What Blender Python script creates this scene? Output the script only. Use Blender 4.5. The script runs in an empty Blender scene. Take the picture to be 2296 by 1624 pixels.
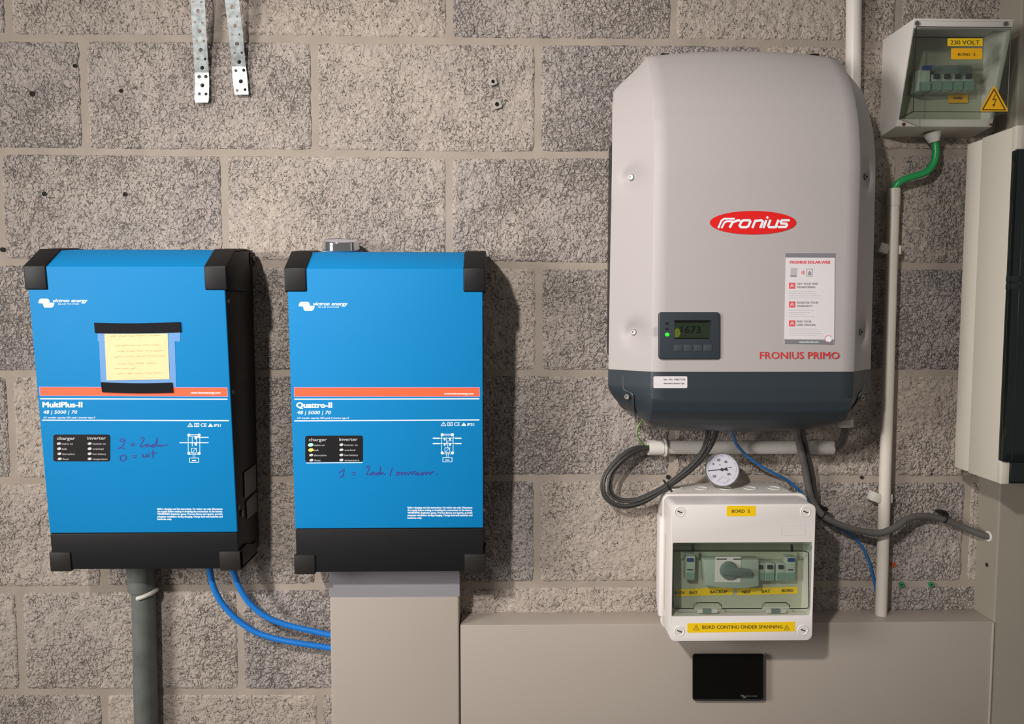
import bpy, bmesh, math, random
from mathutils import Vector, Matrix, noise

S = bpy.context.scene
COL = S.collection
random.seed(4)

# ------------------------------------------------------------------ camera
CAM_D, PITCH, YAW, ROLL, F = 1.3753, 0.067, 0.0194, 0.0009, 1680.0
_f = Vector((math.sin(YAW)*math.cos(PITCH), math.cos(YAW)*math.cos(PITCH), -math.sin(PITCH)))
_r0 = Vector((math.cos(YAW), -math.sin(YAW), 0)); _u0 = _r0.cross(_f)
_r = math.cos(ROLL)*_r0 + math.sin(ROLL)*_u0
_u = -math.sin(ROLL)*_r0 + math.cos(ROLL)*_u0
CPOS = Vector((0, -CAM_D, 1.5))
cam = bpy.data.cameras.new('camera'); camo = bpy.data.objects.new('camera', cam); COL.objects.link(camo)
cam.sensor_width = 36; cam.lens = F/2296*36; cam.clip_start = .02
M = Matrix(((_r.x, _u.x, -_f.x, CPOS.x), (_r.y, _u.y, -_f.y, CPOS.y), (_r.z, _u.z, -_f.z, CPOS.z), (0, 0, 0, 1)))
camo.matrix_world = M
S.camera = camo

# ------------------------------------------------------------------ world, light, exposure
w = bpy.data.worlds.new('world'); S.world = w; w.use_nodes = True
bg = w.node_tree.nodes['Background']; bg.inputs[0].default_value = (1.0, .95, .90, 1); bg.inputs[1].default_value = .17

def lamp(name, loc, target, power, size, color, spot=None, blend=1.0):
    l = bpy.data.lights.new(name, 'SPOT' if spot else 'AREA'); l.energy = power; l.color = color
    if spot:
        l.spot_size = spot; l.spot_blend = blend; l.shadow_soft_size = size
    else:
        l.shape = 'DISK'; l.size = size
    o = bpy.data.objects.new(name, l); COL.objects.link(o); o.location = loc
    o.rotation_euler = (Vector(target)-Vector(loc)).to_track_quat('-Z', 'Y').to_euler()
    return o
lamp('ceiling_spot', (-.74, -1.85, 2.34), (.05, 0, 1.30), 150, .045, (1.0, .95, .905), math.radians(61), 1.0)
lamp('left_room_light', (-2.1, -1.75, 1.75), (.4, 0, 1.4), 50, .8, (1.0, .955, .91))
S.view_settings.view_transform = 'Standard'; S.view_settings.look = 'None'
S.view_settings.exposure = 0.0; S.view_settings.gamma = 1; S.view_settings.use_curve_mapping = False

# ------------------------------------------------------------------ geometry helpers
def ray(u, v):
    return _f + (u-1148)/F*_r + (812-v)/F*_u
def P(u, v, d=0.0):
    """world point at distance d in front of the back wall seen at photo position (u, v)"""
    q = ray(u, v); return CPOS + q*((CAM_D-d)/q.y)
def X(u, v, d=0.0): return P(u, v, d).x
def Z(u, v, d=0.0): return P(u, v, d).z
def lerp(a, b, t): return a+(b-a)*t

class Plane:
    def __init__(s, p, n): s.p = Vector(p); s.n = Vector(n).normalized()
    def pt(s, u, v, off=0.0):
        q = ray(u, v); p = s.p+s.n*off; return CPOS + q*((p-CPOS).dot(s.n)/q.dot(s.n))
def wallplane(d): return Plane((0, -d, 0), (0, -1, 0))

class MB:
    def __init__(s): s.v = []; s.f = []
    def add(s, v, f):
        n = len(s.v); s.v += [tuple(p) for p in v]; s.f += [tuple(i+n for i in q) for q in f]; return s
    def box(s, x0, x1, y0, y1, z0, z1):
        if x0 > x1: x0, x1 = x1, x0
        if y0 > y1: y0, y1 = y1, y0
        v = [(x, y, z) for x in (x0, x1) for y in (y0, y1) for z in (z0, z1)]
        return s.add(v, [(0, 1, 3, 2), (4, 6, 7, 5), (0, 4, 5, 1), (2, 3, 7, 6), (0, 2, 6, 4), (1, 5, 7, 3)])
    def obox(s, c, ax, ay, az, hx, hy, hz):
        c = Vector(c); v = [c+ax*hx*a+ay*hy*b+az*hz*e for a in (-1, 1) for b in (-1, 1) for e in (-1, 1)]
        return s.add(v, [(0, 1, 3, 2), (4, 6, 7, 5), (0, 4, 5, 1), (2, 3, 7, 6), (0, 2, 6, 4), (1, 5, 7, 3)])
    def prism(s, pts, off):
        """closed polygon of 3-D points extruded by vector off"""
        n = len(pts); off = Vector(off); a = [Vector(p) for p in pts]; b = [p+off for p in a]
        f = [tuple(range(n)), tuple(range(2*n-1, n-1, -1))]+[(i, i+n, (i+1) % n+n, (i+1) % n) for i in range(n)]
        return s.add(a+b, f)
    def profile(s, yz, x0, x1):
        return s.prism([(x0, y, z) for y, z in yz], (x1-x0, 0, 0))
    def rrect(s, x0, x1, z0, z1, r, y0, y1, seg=5):
        return s.prism([(x, y0, z) for x, z in rr(x0, x1, z0, z1, r, seg)], (0, y1-y0, 0))
    def cyl(s, a, b, r, seg=24, r2=None):
        a = Vector(a); b = Vector(b); r2 = r if r2 is None else r2; ax = (b-a).normalized()
        e = ax.orthogonal().normalized(); g = ax.cross(e); v = []
        for c, rad in ((a, r), (b, r2)):
            v += [c+(e*math.cos(2*math.pi*i/seg)+g*math.sin(2*math.pi*i/seg))*rad for i in range(seg)]
        f = [(i, (i+1) % seg, (i+1) % seg+seg, i+seg) for i in range(seg)]
        f += [tuple(range(seg-1, -1, -1)), tuple(range(seg, 2*seg))]
        return s.add(v, f)
    def lathe(s, c, ax, prof, seg=40):
        """prof = [(h, r)...] along axis"""
        c = Vector(c); ax = Vector(ax).normalized(); e = ax.orthogonal().normalized(); g = ax.cross(e); v = []; f = []
        for h, r in prof:
            v += [c+ax*h+(e*math.cos(2*math.pi*i/seg)+g*math.sin(2*math.pi*i/seg))*r for i in range(seg)]
        for k in range(len(prof)-1):
            f += [(k*seg+i, k*seg+(i+1) % seg, (k+1)*seg+(i+1) % seg, (k+1)*seg+i) for i in range(seg)]
        f += [tuple(range(seg-1, -1, -1)), tuple(range((len(prof)-1)*seg, len(prof)*seg))]
        return s.add(v, f)
    def tube(s, pts, r, seg=10, sub=5):
        pts = smooth(pts, sub) if sub > 1 else [Vector(p) for p in pts]
        n = len(pts); v = []; f = []; e = None
        for i, p in enumerate(pts):
            t = (pts[min(i+1, n-1)]-pts[max(i-1, 0)]).normalized()
            e = t.orthogonal().normalized() if e is None else (e-t*e.dot(t)).normalized()
            g = t.cross(e)
            v += [p+(e*math.cos(2*math.pi*k/seg)+g*math.sin(2*math.pi*k/seg))*r for k in range(seg)]
        for i in range(n-1):
            f += [(i*seg+k, i*seg+(k+1) % seg, (i+1)*seg+(k+1) % seg, (i+1)*seg+k) for k in range(seg)]
        f += [tuple(range(seg-1, -1, -1)), tuple(range((n-1)*seg, n*seg))]
        return s.add(v, f)
    # flat print, authored at photo positions and carried onto the surface it is printed on
    def poly(s, pl, pts, off=.0004):
        off += 3e-7*(len(s.f) % 300)          # overlapping pieces of print never share one plane
        return s.add([pl.pt(u, v, off) for u, v in pts], [tuple(range(len(pts)))])
    def stroke(s, pl, pts, wd, off=.0004, sub=1, closed=False):
        if sub > 1: pts = [(p.x, p.y) for p in smooth([(a, b, 0) for a, b in pts], sub)]
        if closed: pts = list(pts)+[pts[0]]
        for (a, b), (c, d) in zip(pts, pts[1:]):
            L = math.hypot(c-a, d-b) or 1e-6; ux, uy = (c-a)/L, (d-b)/L; h = wd/2; e = h*.55
            a2, b2, c2, d2 = a-ux*e, b-uy*e, c+ux*e, d+uy*e; nx, ny = -uy*h, ux*h
            s.poly(pl, [(a2+nx, b2+ny), (c2+nx, d2+ny), (c2-nx, d2-ny), (a2-nx, b2-ny)], off)
            off += .0000015
        return s
    def text(s, pl, t, x, y, cap, width=None, bold=0, shear=0, off=.0005, ang=0, align='L'):
        if bold:
            e = bold*cap/.7*1.1
            for n, (qx, qy) in enumerate(((0, 0), (-e, -e*.5), (e, e*.5), (-e, e*.5), (e, -e*.5))):
                s.text(pl, t, x+qx, y+qy, cap, width, 0, shear, off+n*.000004, ang, align)
            return s
        vs, fs = glyphs(t, bold, shear); k = cap/glyphs('H', 0, 0, True)
        x0 = min(p[0] for p in vs); x1 = max(p[0] for p in vs); kx = width/(x1-x0) if width else k
        W = (x1-x0)*kx; sh = {'L': 0, 'C': -W/2, 'R': -W}[align]; ca, sa = math.cos(ang), math.sin(ang)
        out = []
        for a, b in vs:
            a = (a-x0)*kx+sh; b = -b*k
            out.append(pl.pt(x+a*ca-b*sa, y+a*sa+b*ca, off))
        return s.add(out, fs)
    def ell(s, pl, cx, cy, rx, ry=None, off=.0004, n=24, ang=0):
        ry = ry or rx; ca, sa = math.cos(ang), math.sin(ang)
        return s.poly(pl, [(cx+rx*math.cos(t)*ca-ry*math.sin(t)*sa, cy+rx*math.cos(t)*sa+ry*math.sin(t)*ca) for t in [2*math.pi*i/n for i in range(n)]], off)
    def build(s, name, m, parent=None, bevel=0, seg=2, smooth=35, recalc=True):
        me = bpy.data.meshes.new(name); me.from_pydata([tuple(v) for v in s.v], [], s.f)
        bm = bmesh.new(); bm.from_mesh(me)
        if recalc: bmesh.ops.recalc_face_normals(bm, faces=bm.faces)
        if bevel:
            es = [e for e in bm.edges if len(e.link_faces) == 2 and e.calc_face_angle(0) > math.radians(28)]
            bmesh.ops.bevel(bm, geom=es, offset=bevel, segments=seg, profile=.5, affect='EDGES', clamp_overlap=True)
        bm.to_mesh(me); bm.free()
        if smooth:
            me.shade_smooth(); me.set_sharp_from_angle(angle=math.radians(smooth))
        me.materials.append(m)
        return link(name, me, parent)

def link(name, me, parent):
    o = bpy.data.objects.new(name, me); COL.objects.link(o)
    if parent:
        o.parent = parent; o.matrix_parent_inverse = wm(parent).inverted()
    return o
def wm(o):
    m = Matrix.Translation(o.location)
    return (wm(o.parent) @ o.matrix_parent_inverse @ m) if o.parent else m
def thing(name, label, cat, loc, group=None):
    o = bpy.data.objects.new(name, None); COL.objects.link(o); o.location = loc; o.empty_display_size = .02
    return tag(o, label, cat, group)
def tag(o, label=None, cat=None, group=None, kind=None):
    if label: o['label'] = label
    if cat: o['category'] = cat
    if group: o['group'] = group
    if kind: o['kind'] = kind
    return o
def smooth(pts, sub):
    p = [Vector(q) for q in pts]; p = [p[0]*2-p[1]]+p+[p[-1]*2-p[-2]]; out = []
    for i in range(1, len(p)-2):
        a, b, c, d = p[i-1:i+3]
        for k in range(sub):
            t = k/sub
            out.append(.5*((2*b)+(c-a)*t+(2*a-5*b+4*c-d)*t*t+(3*b-a-3*c+d)*t**3))
    out.append(p[-2]); return out
def rr(x0, x1, z0, z1, r, seg=5):
    o = []
    for cx, cz, a in ((x1-r, z1-r, 0), (x0+r, z1-r, 90), (x0+r, z0+r, 180), (x1-r, z0+r, 270)):
        for i in range(seg+1):
            t = math.radians(a+90*i/seg); o.append((cx+r*math.cos(t), cz+r*math.sin(t)))
    return o
_gc = {}
def glyphs(t, bold, shear, cap=False):
    k = (t, bold, shear)
    if k not in _gc:
        c = bpy.data.curves.new('t', 'FONT'); c.body = t; c.offset = bold; c.shear = shear; c.resolution_u = 2; c.size = 1
        o = bpy.data.objects.new('t', c); COL.objects.link(o)
        dg = bpy.context.evaluated_depsgraph_get(); me = bpy.data.meshes.new_from_object(o.evaluated_get(dg))
        _gc[k] = ([(v.co.x, v.co.y) for v in me.vertices], [tuple(p.vertices) for p in me.polygons])
        bpy.data.objects.remove(o); bpy.data.curves.remove(c); bpy.data.meshes.remove(me)
    return max(p[1] for p in _gc[k][0]) if cap else _gc[k]
def sheet(outer, holes, thick, bevel=0.0):
    """flat plate with holes from 2-D outlines -> verts (x, y in plane, w through thickness), faces"""
    c = bpy.data.curves.new('s', 'CURVE'); c.dimensions = '2D'; c.fill_mode = 'BOTH'; c.extrude = max(thick/2-bevel, 0); c.bevel_depth = bevel; c.bevel_resolution = 1
    if bevel: c.offset = -bevel
    for lp in [outer]+holes:
        sp = c.splines.new('POLY'); sp.points.add(len(lp)-1); sp.use_cyclic_u = True
        for q, (a, b) in zip(sp.points, lp): q.co = (a, b, 0, 1)
    o = bpy.data.objects.new('s', c); COL.objects.link(o)
    dg = bpy.context.evaluated_depsgraph_get(); me = bpy.data.meshes.new_from_object(o.evaluated_get(dg))
    bm = bmesh.new(); bm.from_mesh(me); bmesh.ops.remove_doubles(bm, verts=bm.verts, dist=1e-6)
    bm.verts.ensure_lookup_table()
    r = ([v.co.copy() for v in bm.verts], [tuple(v.index for v in f.verts) for f in bm.faces]); bm.free()
    bpy.data.objects.remove(o); bpy.data.curves.remove(c); bpy.data.meshes.remove(me)
    return r

# ------------------------------------------------------------------ materials
def lin(h):
    if isinstance(h, str): h = [int(h[i:i+2], 16)/255 for i in (0, 2, 4)]
    return tuple(((c/12.92) if c <= .04045 else ((c+.055)/1.055)**2.4) for c in h)+(1,)
def mat(name, col, rough=.5, metal=0, emit=0, bump=0, bscale=400, var=0, vscale=8, spec=.5, coat=0):
    m = bpy.data.materials.new(name); m.use_nodes = True; nt = m.node_tree; b = nt.nodes['Principled BSDF']
    c = lin(col) if isinstance(col, str) else tuple(col)+(1,)
    b.inputs['Base Color'].default_value = c; b.inputs['Roughness'].default_value = rough; b.inputs['Metallic'].default_value = metal
    b.inputs['Specular IOR Level'].default_value = spec; b.inputs['Coat Weight'].default_value = coat
    if emit: b.inputs['Emission Color'].default_value = c; b.inputs['Emission Strength'].default_value = emit
    tc = nt.nodes.new('ShaderNodeTexCoord')
    if var:
        n = nt.nodes.new('ShaderNodeTexNoise'); n.inputs['Scale'].default_value = vscale; n.inputs['Detail'].default_value = 5
        nt.links.new(tc.outputs['Object'], n.inputs['Vector'])
        mr = nt.nodes.new('ShaderNodeMapRange'); mr.inputs['To Min'].default_value = 1-var; mr.inputs['To Max'].default_value = 1+var
        mr.inputs['From Min'].default_value = .3; mr.inputs['From Max'].default_value = .7
        nt.links.new(n.outputs['Fac'], mr.inputs['Value'])
        mx = nt.nodes.new('ShaderNodeVectorMath'); mx.operation = 'SCALE'; mx.inputs[0].default_value = c[:3]
        nt.links.new(mr.outputs['Result'], mx.inputs['Scale']); nt.links.new(mx.outputs[0], b.inputs['Base Color'])
    if bump:
        n = nt.nodes.new('ShaderNodeTexNoise'); n.inputs['Scale'].default_value = bscale; n.inputs['Detail'].default_value = 3
        nt.links.new(tc.outputs['Object'], n.inputs['Vector'])
        bp = nt.nodes.new('ShaderNodeBump'); bp.inputs['Strength'].default_value = bump; bp.inputs['Distance'].default_value = .001
        nt.links.new(n.outputs['Fac'], bp.inputs['Height']); nt.links.new(bp.outputs['Normal'], b.inputs['Normal'])
    return m
def tinted(name, tint, gloss=.06, rough=.05):
    m = bpy.data.materials.new(name); m.use_nodes = True; nt = m.node_tree; nt.nodes.remove(nt.nodes['Principled BSDF'])
    out = nt.nodes['Material Output']; tr = nt.nodes.new('ShaderNodeBsdfTransparent'); tr.inputs[0].default_value = tuple(tint)+(1,)
    gl = nt.nodes.new('ShaderNodeBsdfGlossy'); gl.inputs['Roughness'].default_value = rough
    mx = nt.nodes.new('ShaderNodeMixShader'); mx.inputs[0].default_value = gloss
    nt.links.new(tr.outputs[0], mx.inputs[1]); nt.links.new(gl.outputs[0], mx.inputs[2])
    nt.links.new(mx.outputs[0], out.inputs[0]); return m

def block_material():
    m = bpy.data.materials.new('concrete_block'); m.use_nodes = True; nt = m.node_tree; N = nt.nodes; L = nt.links; b = N['Principled BSDF']
    b.inputs['Roughness'].default_value = .93; b.inputs['Specular IOR Level'].default_value = .25
    tc = N.new('ShaderNodeTexCoord'); oi = N.new('ShaderNodeObjectInfo')
    def nz(scale, detail=4, rough=.55, dist=0):
        n = N.new('ShaderNodeTexNoise'); n.inputs['Scale'].default_value = scale; n.inputs['Detail'].default_value = detail
        n.inputs['Roughness'].default_value = rough; n.inputs['Distortion'].default_value = dist; L.new(tc.outputs['Object'], n.inputs['Vector']); return n.outputs['Fac']
    def mr(v, a, c, d, e, sm=True):
        n = N.new('ShaderNodeMapRange'); n.interpolation_type = 'SMOOTHSTEP' if sm else 'LINEAR'
        for i, q in zip(('From Min', 'From Max', 'To Min', 'To Max'), (a, c, d, e)):
            if hasattr(q, 'node'): L.new(q, n.inputs[i])
            else: n.inputs[i].default_value = q
        L.new(v, n.inputs['Value']); return n.outputs[0]
    def ma(op, a, c):
        n = N.new('ShaderNodeMath'); n.operation = op
        for i, q in enumerate((a, c)):
            if hasattr(q, 'node'): L.new(q, n.inputs[i])
            else: n.inputs[i].default_value = q
        return n.outputs[0]
    # open-textured aggregate: rounded grains with ragged crevices between them
    wv = N.new('ShaderNodeTexNoise'); wv.inputs['Scale'].default_value = 230; wv.inputs['Detail'].default_value = 3; L.new(tc.outputs['Object'], wv.inputs['Vector'])
    wa = N.new('ShaderNodeVectorMath'); wa.operation = 'MULTIPLY_ADD'; L.new(wv.outputs['Color'], wa.inputs[0]); wa.inputs[1].default_value = (.0085,)*3; L.new(tc.outputs['Object'], wa.inputs[2])
    vo = N.new('ShaderNodeTexVoronoi'); vo.feature = 'SMOOTH_F1'; vo.inputs['Scale'].default_value = 165; vo.inputs['Smoothness'].default_value = .35
    L.new(wa.outputs[0], vo.inputs['Vector'])
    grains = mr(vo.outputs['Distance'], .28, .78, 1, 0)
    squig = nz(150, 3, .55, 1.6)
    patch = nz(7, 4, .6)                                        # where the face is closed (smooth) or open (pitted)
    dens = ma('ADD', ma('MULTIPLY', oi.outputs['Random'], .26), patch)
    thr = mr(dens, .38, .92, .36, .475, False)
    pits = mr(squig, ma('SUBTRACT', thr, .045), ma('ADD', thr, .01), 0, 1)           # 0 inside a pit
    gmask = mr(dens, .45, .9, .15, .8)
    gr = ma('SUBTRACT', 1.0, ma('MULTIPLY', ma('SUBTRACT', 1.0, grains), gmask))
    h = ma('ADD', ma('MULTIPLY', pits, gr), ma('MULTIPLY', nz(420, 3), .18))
    bp = N.new('ShaderNodeBump'); bp.inputs['Strength'].default_value = 1.0; bp.inputs['Distance'].default_value = .0045
    L.new(h, bp.inputs['Height'])
    b2 = N.new('ShaderNodeBump'); b2.inputs['Strength'].default_value = .9; b2.inputs['Distance'].default_value = .009; L.new(nz(45, 3), b2.inputs['Height']); L.new(bp.outputs[0], b2.inputs['Normal'])
    L.new(b2.outputs[0], b.inputs['Normal'])
    # colour: warm grey to lilac grey by block, cement bloom in patches, shade painted into pits and crevices, where bump casts none
    mx = N.new('ShaderNodeMix'); mx.data_type = 'RGBA'; mx.inputs['A'].default_value = lin('AFA398'); mx.inputs['B'].default_value = lin('A69D99')
    L.new(oi.outputs['Random'], mx.inputs['Factor'])
    bl = mr(nz(6, 6, .65), .42, .72, 0, .55)
    m2 = N.new('ShaderNodeMix'); m2.data_type = 'RGBA'; L.new(mx.outputs['Result'], m2.inputs['A']); m2.inputs['B'].default_value = lin('BCB0A2'); L.new(bl, m2.inputs['Factor'])
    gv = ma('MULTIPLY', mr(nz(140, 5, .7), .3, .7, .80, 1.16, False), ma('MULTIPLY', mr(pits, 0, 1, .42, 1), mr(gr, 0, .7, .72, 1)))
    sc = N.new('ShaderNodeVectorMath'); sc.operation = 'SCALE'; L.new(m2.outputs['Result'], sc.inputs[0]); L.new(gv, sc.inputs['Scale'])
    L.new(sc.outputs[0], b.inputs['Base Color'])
    return m

MT = dict(
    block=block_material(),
    mortar=mat('mortar', 'A0958A', .95, bump=.5, bscale=330, var=.10, vscale=18, spec=.2),
    plaster=mat('painted_plaster', '928C7F', .62, bump=.12, bscale=160, var=.05, vscale=5),
    caulk=mat('joint_filler', 'A39A8D', .6, bump=.3, bscale=200),
    floor=mat('floor_concrete', '6F6A64', .9, bump=.3, bscale=60, var=.12),
    blue=mat('blue_powder_coat', (.001, .215, .52), .6, bump=.06, bscale=2400, spec=.22),
    black=mat('black_powder_coat', (.009, .009, .010), .5, bump=.10, bscale=1800, spec=.28),
    blackside=mat('black_side_panel', (.018, .016, .015), .5, bump=.10, bscale=1800, spec=.35),
    blackmatt=mat('black_plastic', (.008, .008, .009), .5, spec=.28),
    tape=mat('black_tape', (.004, .004, .007), .7, bump=.12, bscale=300, spec=.2),
    orange=mat('orange_print', (.95, .13, .045), .45),
    white=mat('white_print', (.82, .86, .92), .5),
    greyprint=mat('grey_print', (.42, .42, .42), .5),
    ink=mat('violet_ink', (.045, .03, .25), .6),
    brownink=mat('faded_ink', (.60, .43, .22), .8),
    note=mat('yellow_paper', (.82, .65, .36), .8, var=.03, vscale=30),
    sleeve=mat('clear_tape', (.15, .33, .66), .3),
    fron=mat('grey_lacquer', 'B0A9A8', .55, bump=.05, bscale=1500),
    slate=mat('slate_plastic', (.030, .040, .050), .42, bump=.12, bscale=1200),
    slatelight=mat('slate_plastic_pale', (.05, .06, .07), .4),
    sink=mat('heat_sink', (.03, .03, .032), .5),
    red=mat('red_enamel', (.72, .012, .012), .4),
    redtext=mat('red_print', (.62, .035, .035), .45),
    pinkred=mat('pale_red_print', (.75, .10, .12), .5),
    sticker=mat('white_sticker', (.74, .70, .72), .45),
    stickergrey=mat('grey_sticker_band', (.21, .21, .23), .5),
    palegrey=mat('pale_grey_print', (.50, .48, .50), .5),
    darkprint=mat('dark_print', (.09, .085, .09), .5),
    lcd=mat('lcd_glass', (.018, .030, .016), .15),
    lcdglare=mat('lcd_glare', (.10, .13, .012), .3),
    lcdtext=mat('lcd_digits', (.002, .003, .002), .3),
    greenled=mat('green_led', (.02, .85, .02), .3, emit=1.6),
    mint=mat('mint_led', (.25, 1.0, .55), .3, emit=1.8),
    amber=mat('amber_led', (1.0, .55, .08), .3, emit=1.8),
    led=mat('unlit_led', (.66, .63, .62), .4),
    holeblack=mat('dark_hole', (.004, .004, .004), .8),
    hole=mat('drill_hole', (.014, .011, .009), .95),
    screw=mat('zinc_screw', (.30, .29, .28), .42, metal=1),
    brass=mat('copper_screw', (.33, .16, .10), .4, metal=1),
    galv=mat('galvanised_steel', (.30, .325, .33), .33, metal=.92, bump=.18, bscale=70, var=.30, vscale=120),
    chrome=mat('chrome', (.75, .76, .78), .09, metal=1),
    pale=mat('white_abs', 'E6E0DD', .38, bump=.03, bscale=900),
    cream=mat('cream_abs', 'CFC9BC', .42, bump=.03, bscale=900),
    whitebox=mat('grey_white_abs', 'DAD6D0', .42),
    pvc=mat('white_pvc', 'DAD4CD', .35),
    pvccream=mat('cream_pvc', 'D0C8BC', .4, var=.04, vscale=20),
    greypvc=mat('grey_pvc', '626562', .5, var=.18, vscale=30),
    clipw=mat('clip_white', 'C9C7BC', .45),
    duct=mat('taupe_trunking', 'ABA197', .42, var=.02, vscale=3),
    foil=mat('wrinkled_tape', (.33, .32, .35), .25, metal=.25, bump=.6, bscale=40),
    bluecab=mat('blue_cable', (.015, .19, .62), .28, bump=.15, bscale=500),
    bluethin=mat('thin_blue_cable', (.018, .15, .42), .4),
    blackcab=mat('black_cable', (.045, .042, .040), .45),
    greycab=mat('grey_cable', (.105, .098, .092), .5),
    greencab=mat('green_cable', (.012, .32, .085), .35),
    earth=mat('earth_green', (.08, .30, .06), .45),
    earthy=mat('earth_yellow', (.62, .62, .22), .45),
    yellow=mat('yellow_label', (.92, .60, .005), .45),
    triyellow=mat('warning_yellow', (.92, .47, .005), .45),
    labelink=mat('label_ink', (.10, .065, .01), .6),
    dial=mat('dial_face', (.56, .55, .62), .4),
    inner=mat('inner_panel', 'B4B5A2', .5),
    breaker=mat('breaker_body', 'AEB8AC', .45),
    breakerg=mat('breaker_lens', '7C9A8C', .25),
    tog=mat('toggle_dark', (.03, .035, .03), .5),
    bluebtn=mat('blue_button', (.01, .05, .20), .4),
    knob=mat('grey_knob', '6D7B75', .5),
    window=tinted('tinted_window', (.88, .905, .88)),
    windowline=mat('window_edge', (.010, .016, .010), .3),
    door=mat('smoked_door', (.006, .010, .010), .08, coat=.5),
    doorseam=mat('smoked_rib', (.016, .024, .022), .2),
    glassblack=mat('black_glass', (.003, .003, .003), .07),
    plug=mat('grey_plug', (.35, .33, .30), .7),
    greenplug=mat('green_plug', (.03, .20, .08), .6),
    redplug=mat('orange_plug', (.55, .09, .02), .6),
    plate=mat('rating_plate', (.17, .165, .155), .45, var=.15, vscale=300),
)

# ------------------------------------------------------------------ setting: block wall, pier, floor
JL = [  # horizontal joints, measured on the wall
 [(100, 86), (300, 86), (650, 88), (860, 91), (1116, 94), (1361, 94.5), (1818, 98), (1950, 101)],
 [(64, 339), (384, 343), (608, 343), (860, 346), (1116, 349), (2060, 342)],
 [(27, 588), (1131, 594), (1315, 597), (2072, 597)],
 [(27, 838), (1145, 836), (1315, 837), (2072, 836)],
 [(100, 1078), (1329, 1071), (2072, 1075)],
 [(66, 1322), (1292, 1310), (2069, 1309)],
 [(132, 1551), (629, 1551), (2000, 1546)]]
JZ = [[(P(u, v).x, P(u, v).z) for u, v in l] for l in JL]
def jz(k, x):
    if k < 0: return jz(0, x)+.2*(-k)
    if k > 6: return jz(6, x)-.2*(k-6)
    l = JZ[k]
    if x <= l[0][0]: return l[0][1]
    for (a, b), (c, d) in zip(l, l[1:]):
        if x <= c: return b+(d-b)*(x-a)/(c-a)
    return l[-1][1]
PIER_X = .905
ROWV = {0: (40, [20, 488, 1008, 1510, 2014]), 1: (220, [190, 706, 1206, 1709]), 2: (470, [2, 505, 1007, 1507, 2011]),
        3: (715, [215, 708, 1208, 1707]), 4: (950, [27, 520, 1010, 1507, 2003]), 5: (1190, [230, 712, 1204, 1690, 2165]),
        6: (1430, [48, 540, 1022, 1512]), 7: (1600, [236, 718, 1205])}
wall = MB().box(-1.75, PIER_X+.35, -.0008, .10, 0.0, 2.62).build('wall_back', MT['mortar'], smooth=0)
tag(wall, kind='structure')
def block(x0, x1, k, seed, g=.0046):
    z = lambda x, s: jz(k-1, x)-g if s else jz(k, x)+g
    pts = []; st = .006
    def run(a, b, fn):
        n = max(1, int(abs(b-a)/st)); return [fn(lerp(a, b, i/n)) for i in range(n)]
    pts += run(x0, x1, lambda x: (x, z(x, 0)))
    pts += run(z(x1, 0), z(x1, 1), lambda q: (x1, q))
    pts += run(x1, x0, lambda x: (x, z(x, 1)))
    pts += run(z(x0, 1), z(x0, 0), lambda q: (x0, q))
    cx = (x0+x1)/2; cz = (z(cx, 0)+z(cx, 1))/2; o = []; i_ = []; fr = []
    hx = (x1-x0)/2; hz = (z(cx, 1)-z(cx, 0))/2
    for n, (a, b) in enumerate(pts):
        j = noise.noise(Vector((a*55, b*55, seed*3.7)))*.0024+noise.noise(Vector((a*190, b*190, seed)))*.0024+noise.noise(Vector((a*14, b*14, seed+9)))*.0018
        # round the corners a little
        ex = max(0, 1-(hx-abs(a-cx))/.014); ez = max(0, 1-(hz-abs(b-cz))/.014); cr = ex*ez*.0022
        d = Vector((a-cx, b-cz)); nx = -math.copysign(1, a-cx) if hx-abs(a-cx) < 1e-5 else 0; nz_ = -math.copysign(1, b-cz) if hz-abs(b-cz) < .012 and not nx else 0
        a2 = a+nx*(abs(j)+cr)-(math.copysign(cr, a-cx) if not nx else 0); b2 = b+nz_*(abs(j)+cr)-(math.copysign(cr, b-cz) if nx and ez > 0 else 0)
        o.append((a2, 0.0, b2)); i_.append((a2+(cx-a2)*.0022/hx*1.0, -.0020, b2+(cz-b2)*.0022/hz)); fr.append((a2+(cx-a2)*.0055/hx, -.0030, b2+(cz-b2)*.0055/hz))
    n = len(pts); f = []
    for r in range(2):
        f += [(r*n+i, r*n+(i+1) % n, (r+1)*n+(i+1) % n, (r+1)*n+i) for i in range(n)]
    f.append(tuple(range(2*n, 3*n)))
    return MB().add(o+i_+fr, f)
seed = 0
for k in range(-1, 10):
    if k in ROWV:
        v, js = ROWV[k]; xs = [P(u, v).x for u in js]
    else:
        xs = [P(u, 40).x for u in ROWV[0 if k % 2 == 0 else 1][1]]
    while xs[0] > -1.6: xs.insert(0, xs[0]-.402)
    while xs[-1] < PIER_X-.004: xs.append(xs[-1]+.402)
    for a, b in zip(xs, xs[1:]):
        seed += 1; a2 = a+.0048; b2 = min(b-.0048, PIER_X+.02)
        if b2-a2 < .008 or a2 > PIER_X-.003: continue
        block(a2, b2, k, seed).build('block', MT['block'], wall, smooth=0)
# holes and chips in the wall
for u, v, r in ((73, 211, 7), (272, 204, 5), (168, 148, 5), (100, 435, 6), (281, 436, 6), (1498, 1070, 6), (1932, 1071, 4.5), (2088, 1063, 3), (6, 560, 6)):
    c = P(u, v, .0026); rr_ = r*.00056
    MB().lathe(c, (0, -1, 0), [(-.004, rr_*1.0), (.0012, rr_*1.25), (.0014, rr_*.95), (.0006, rr_*.7)], 12).build('drill_hole', MT['hole'], wall)

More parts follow.
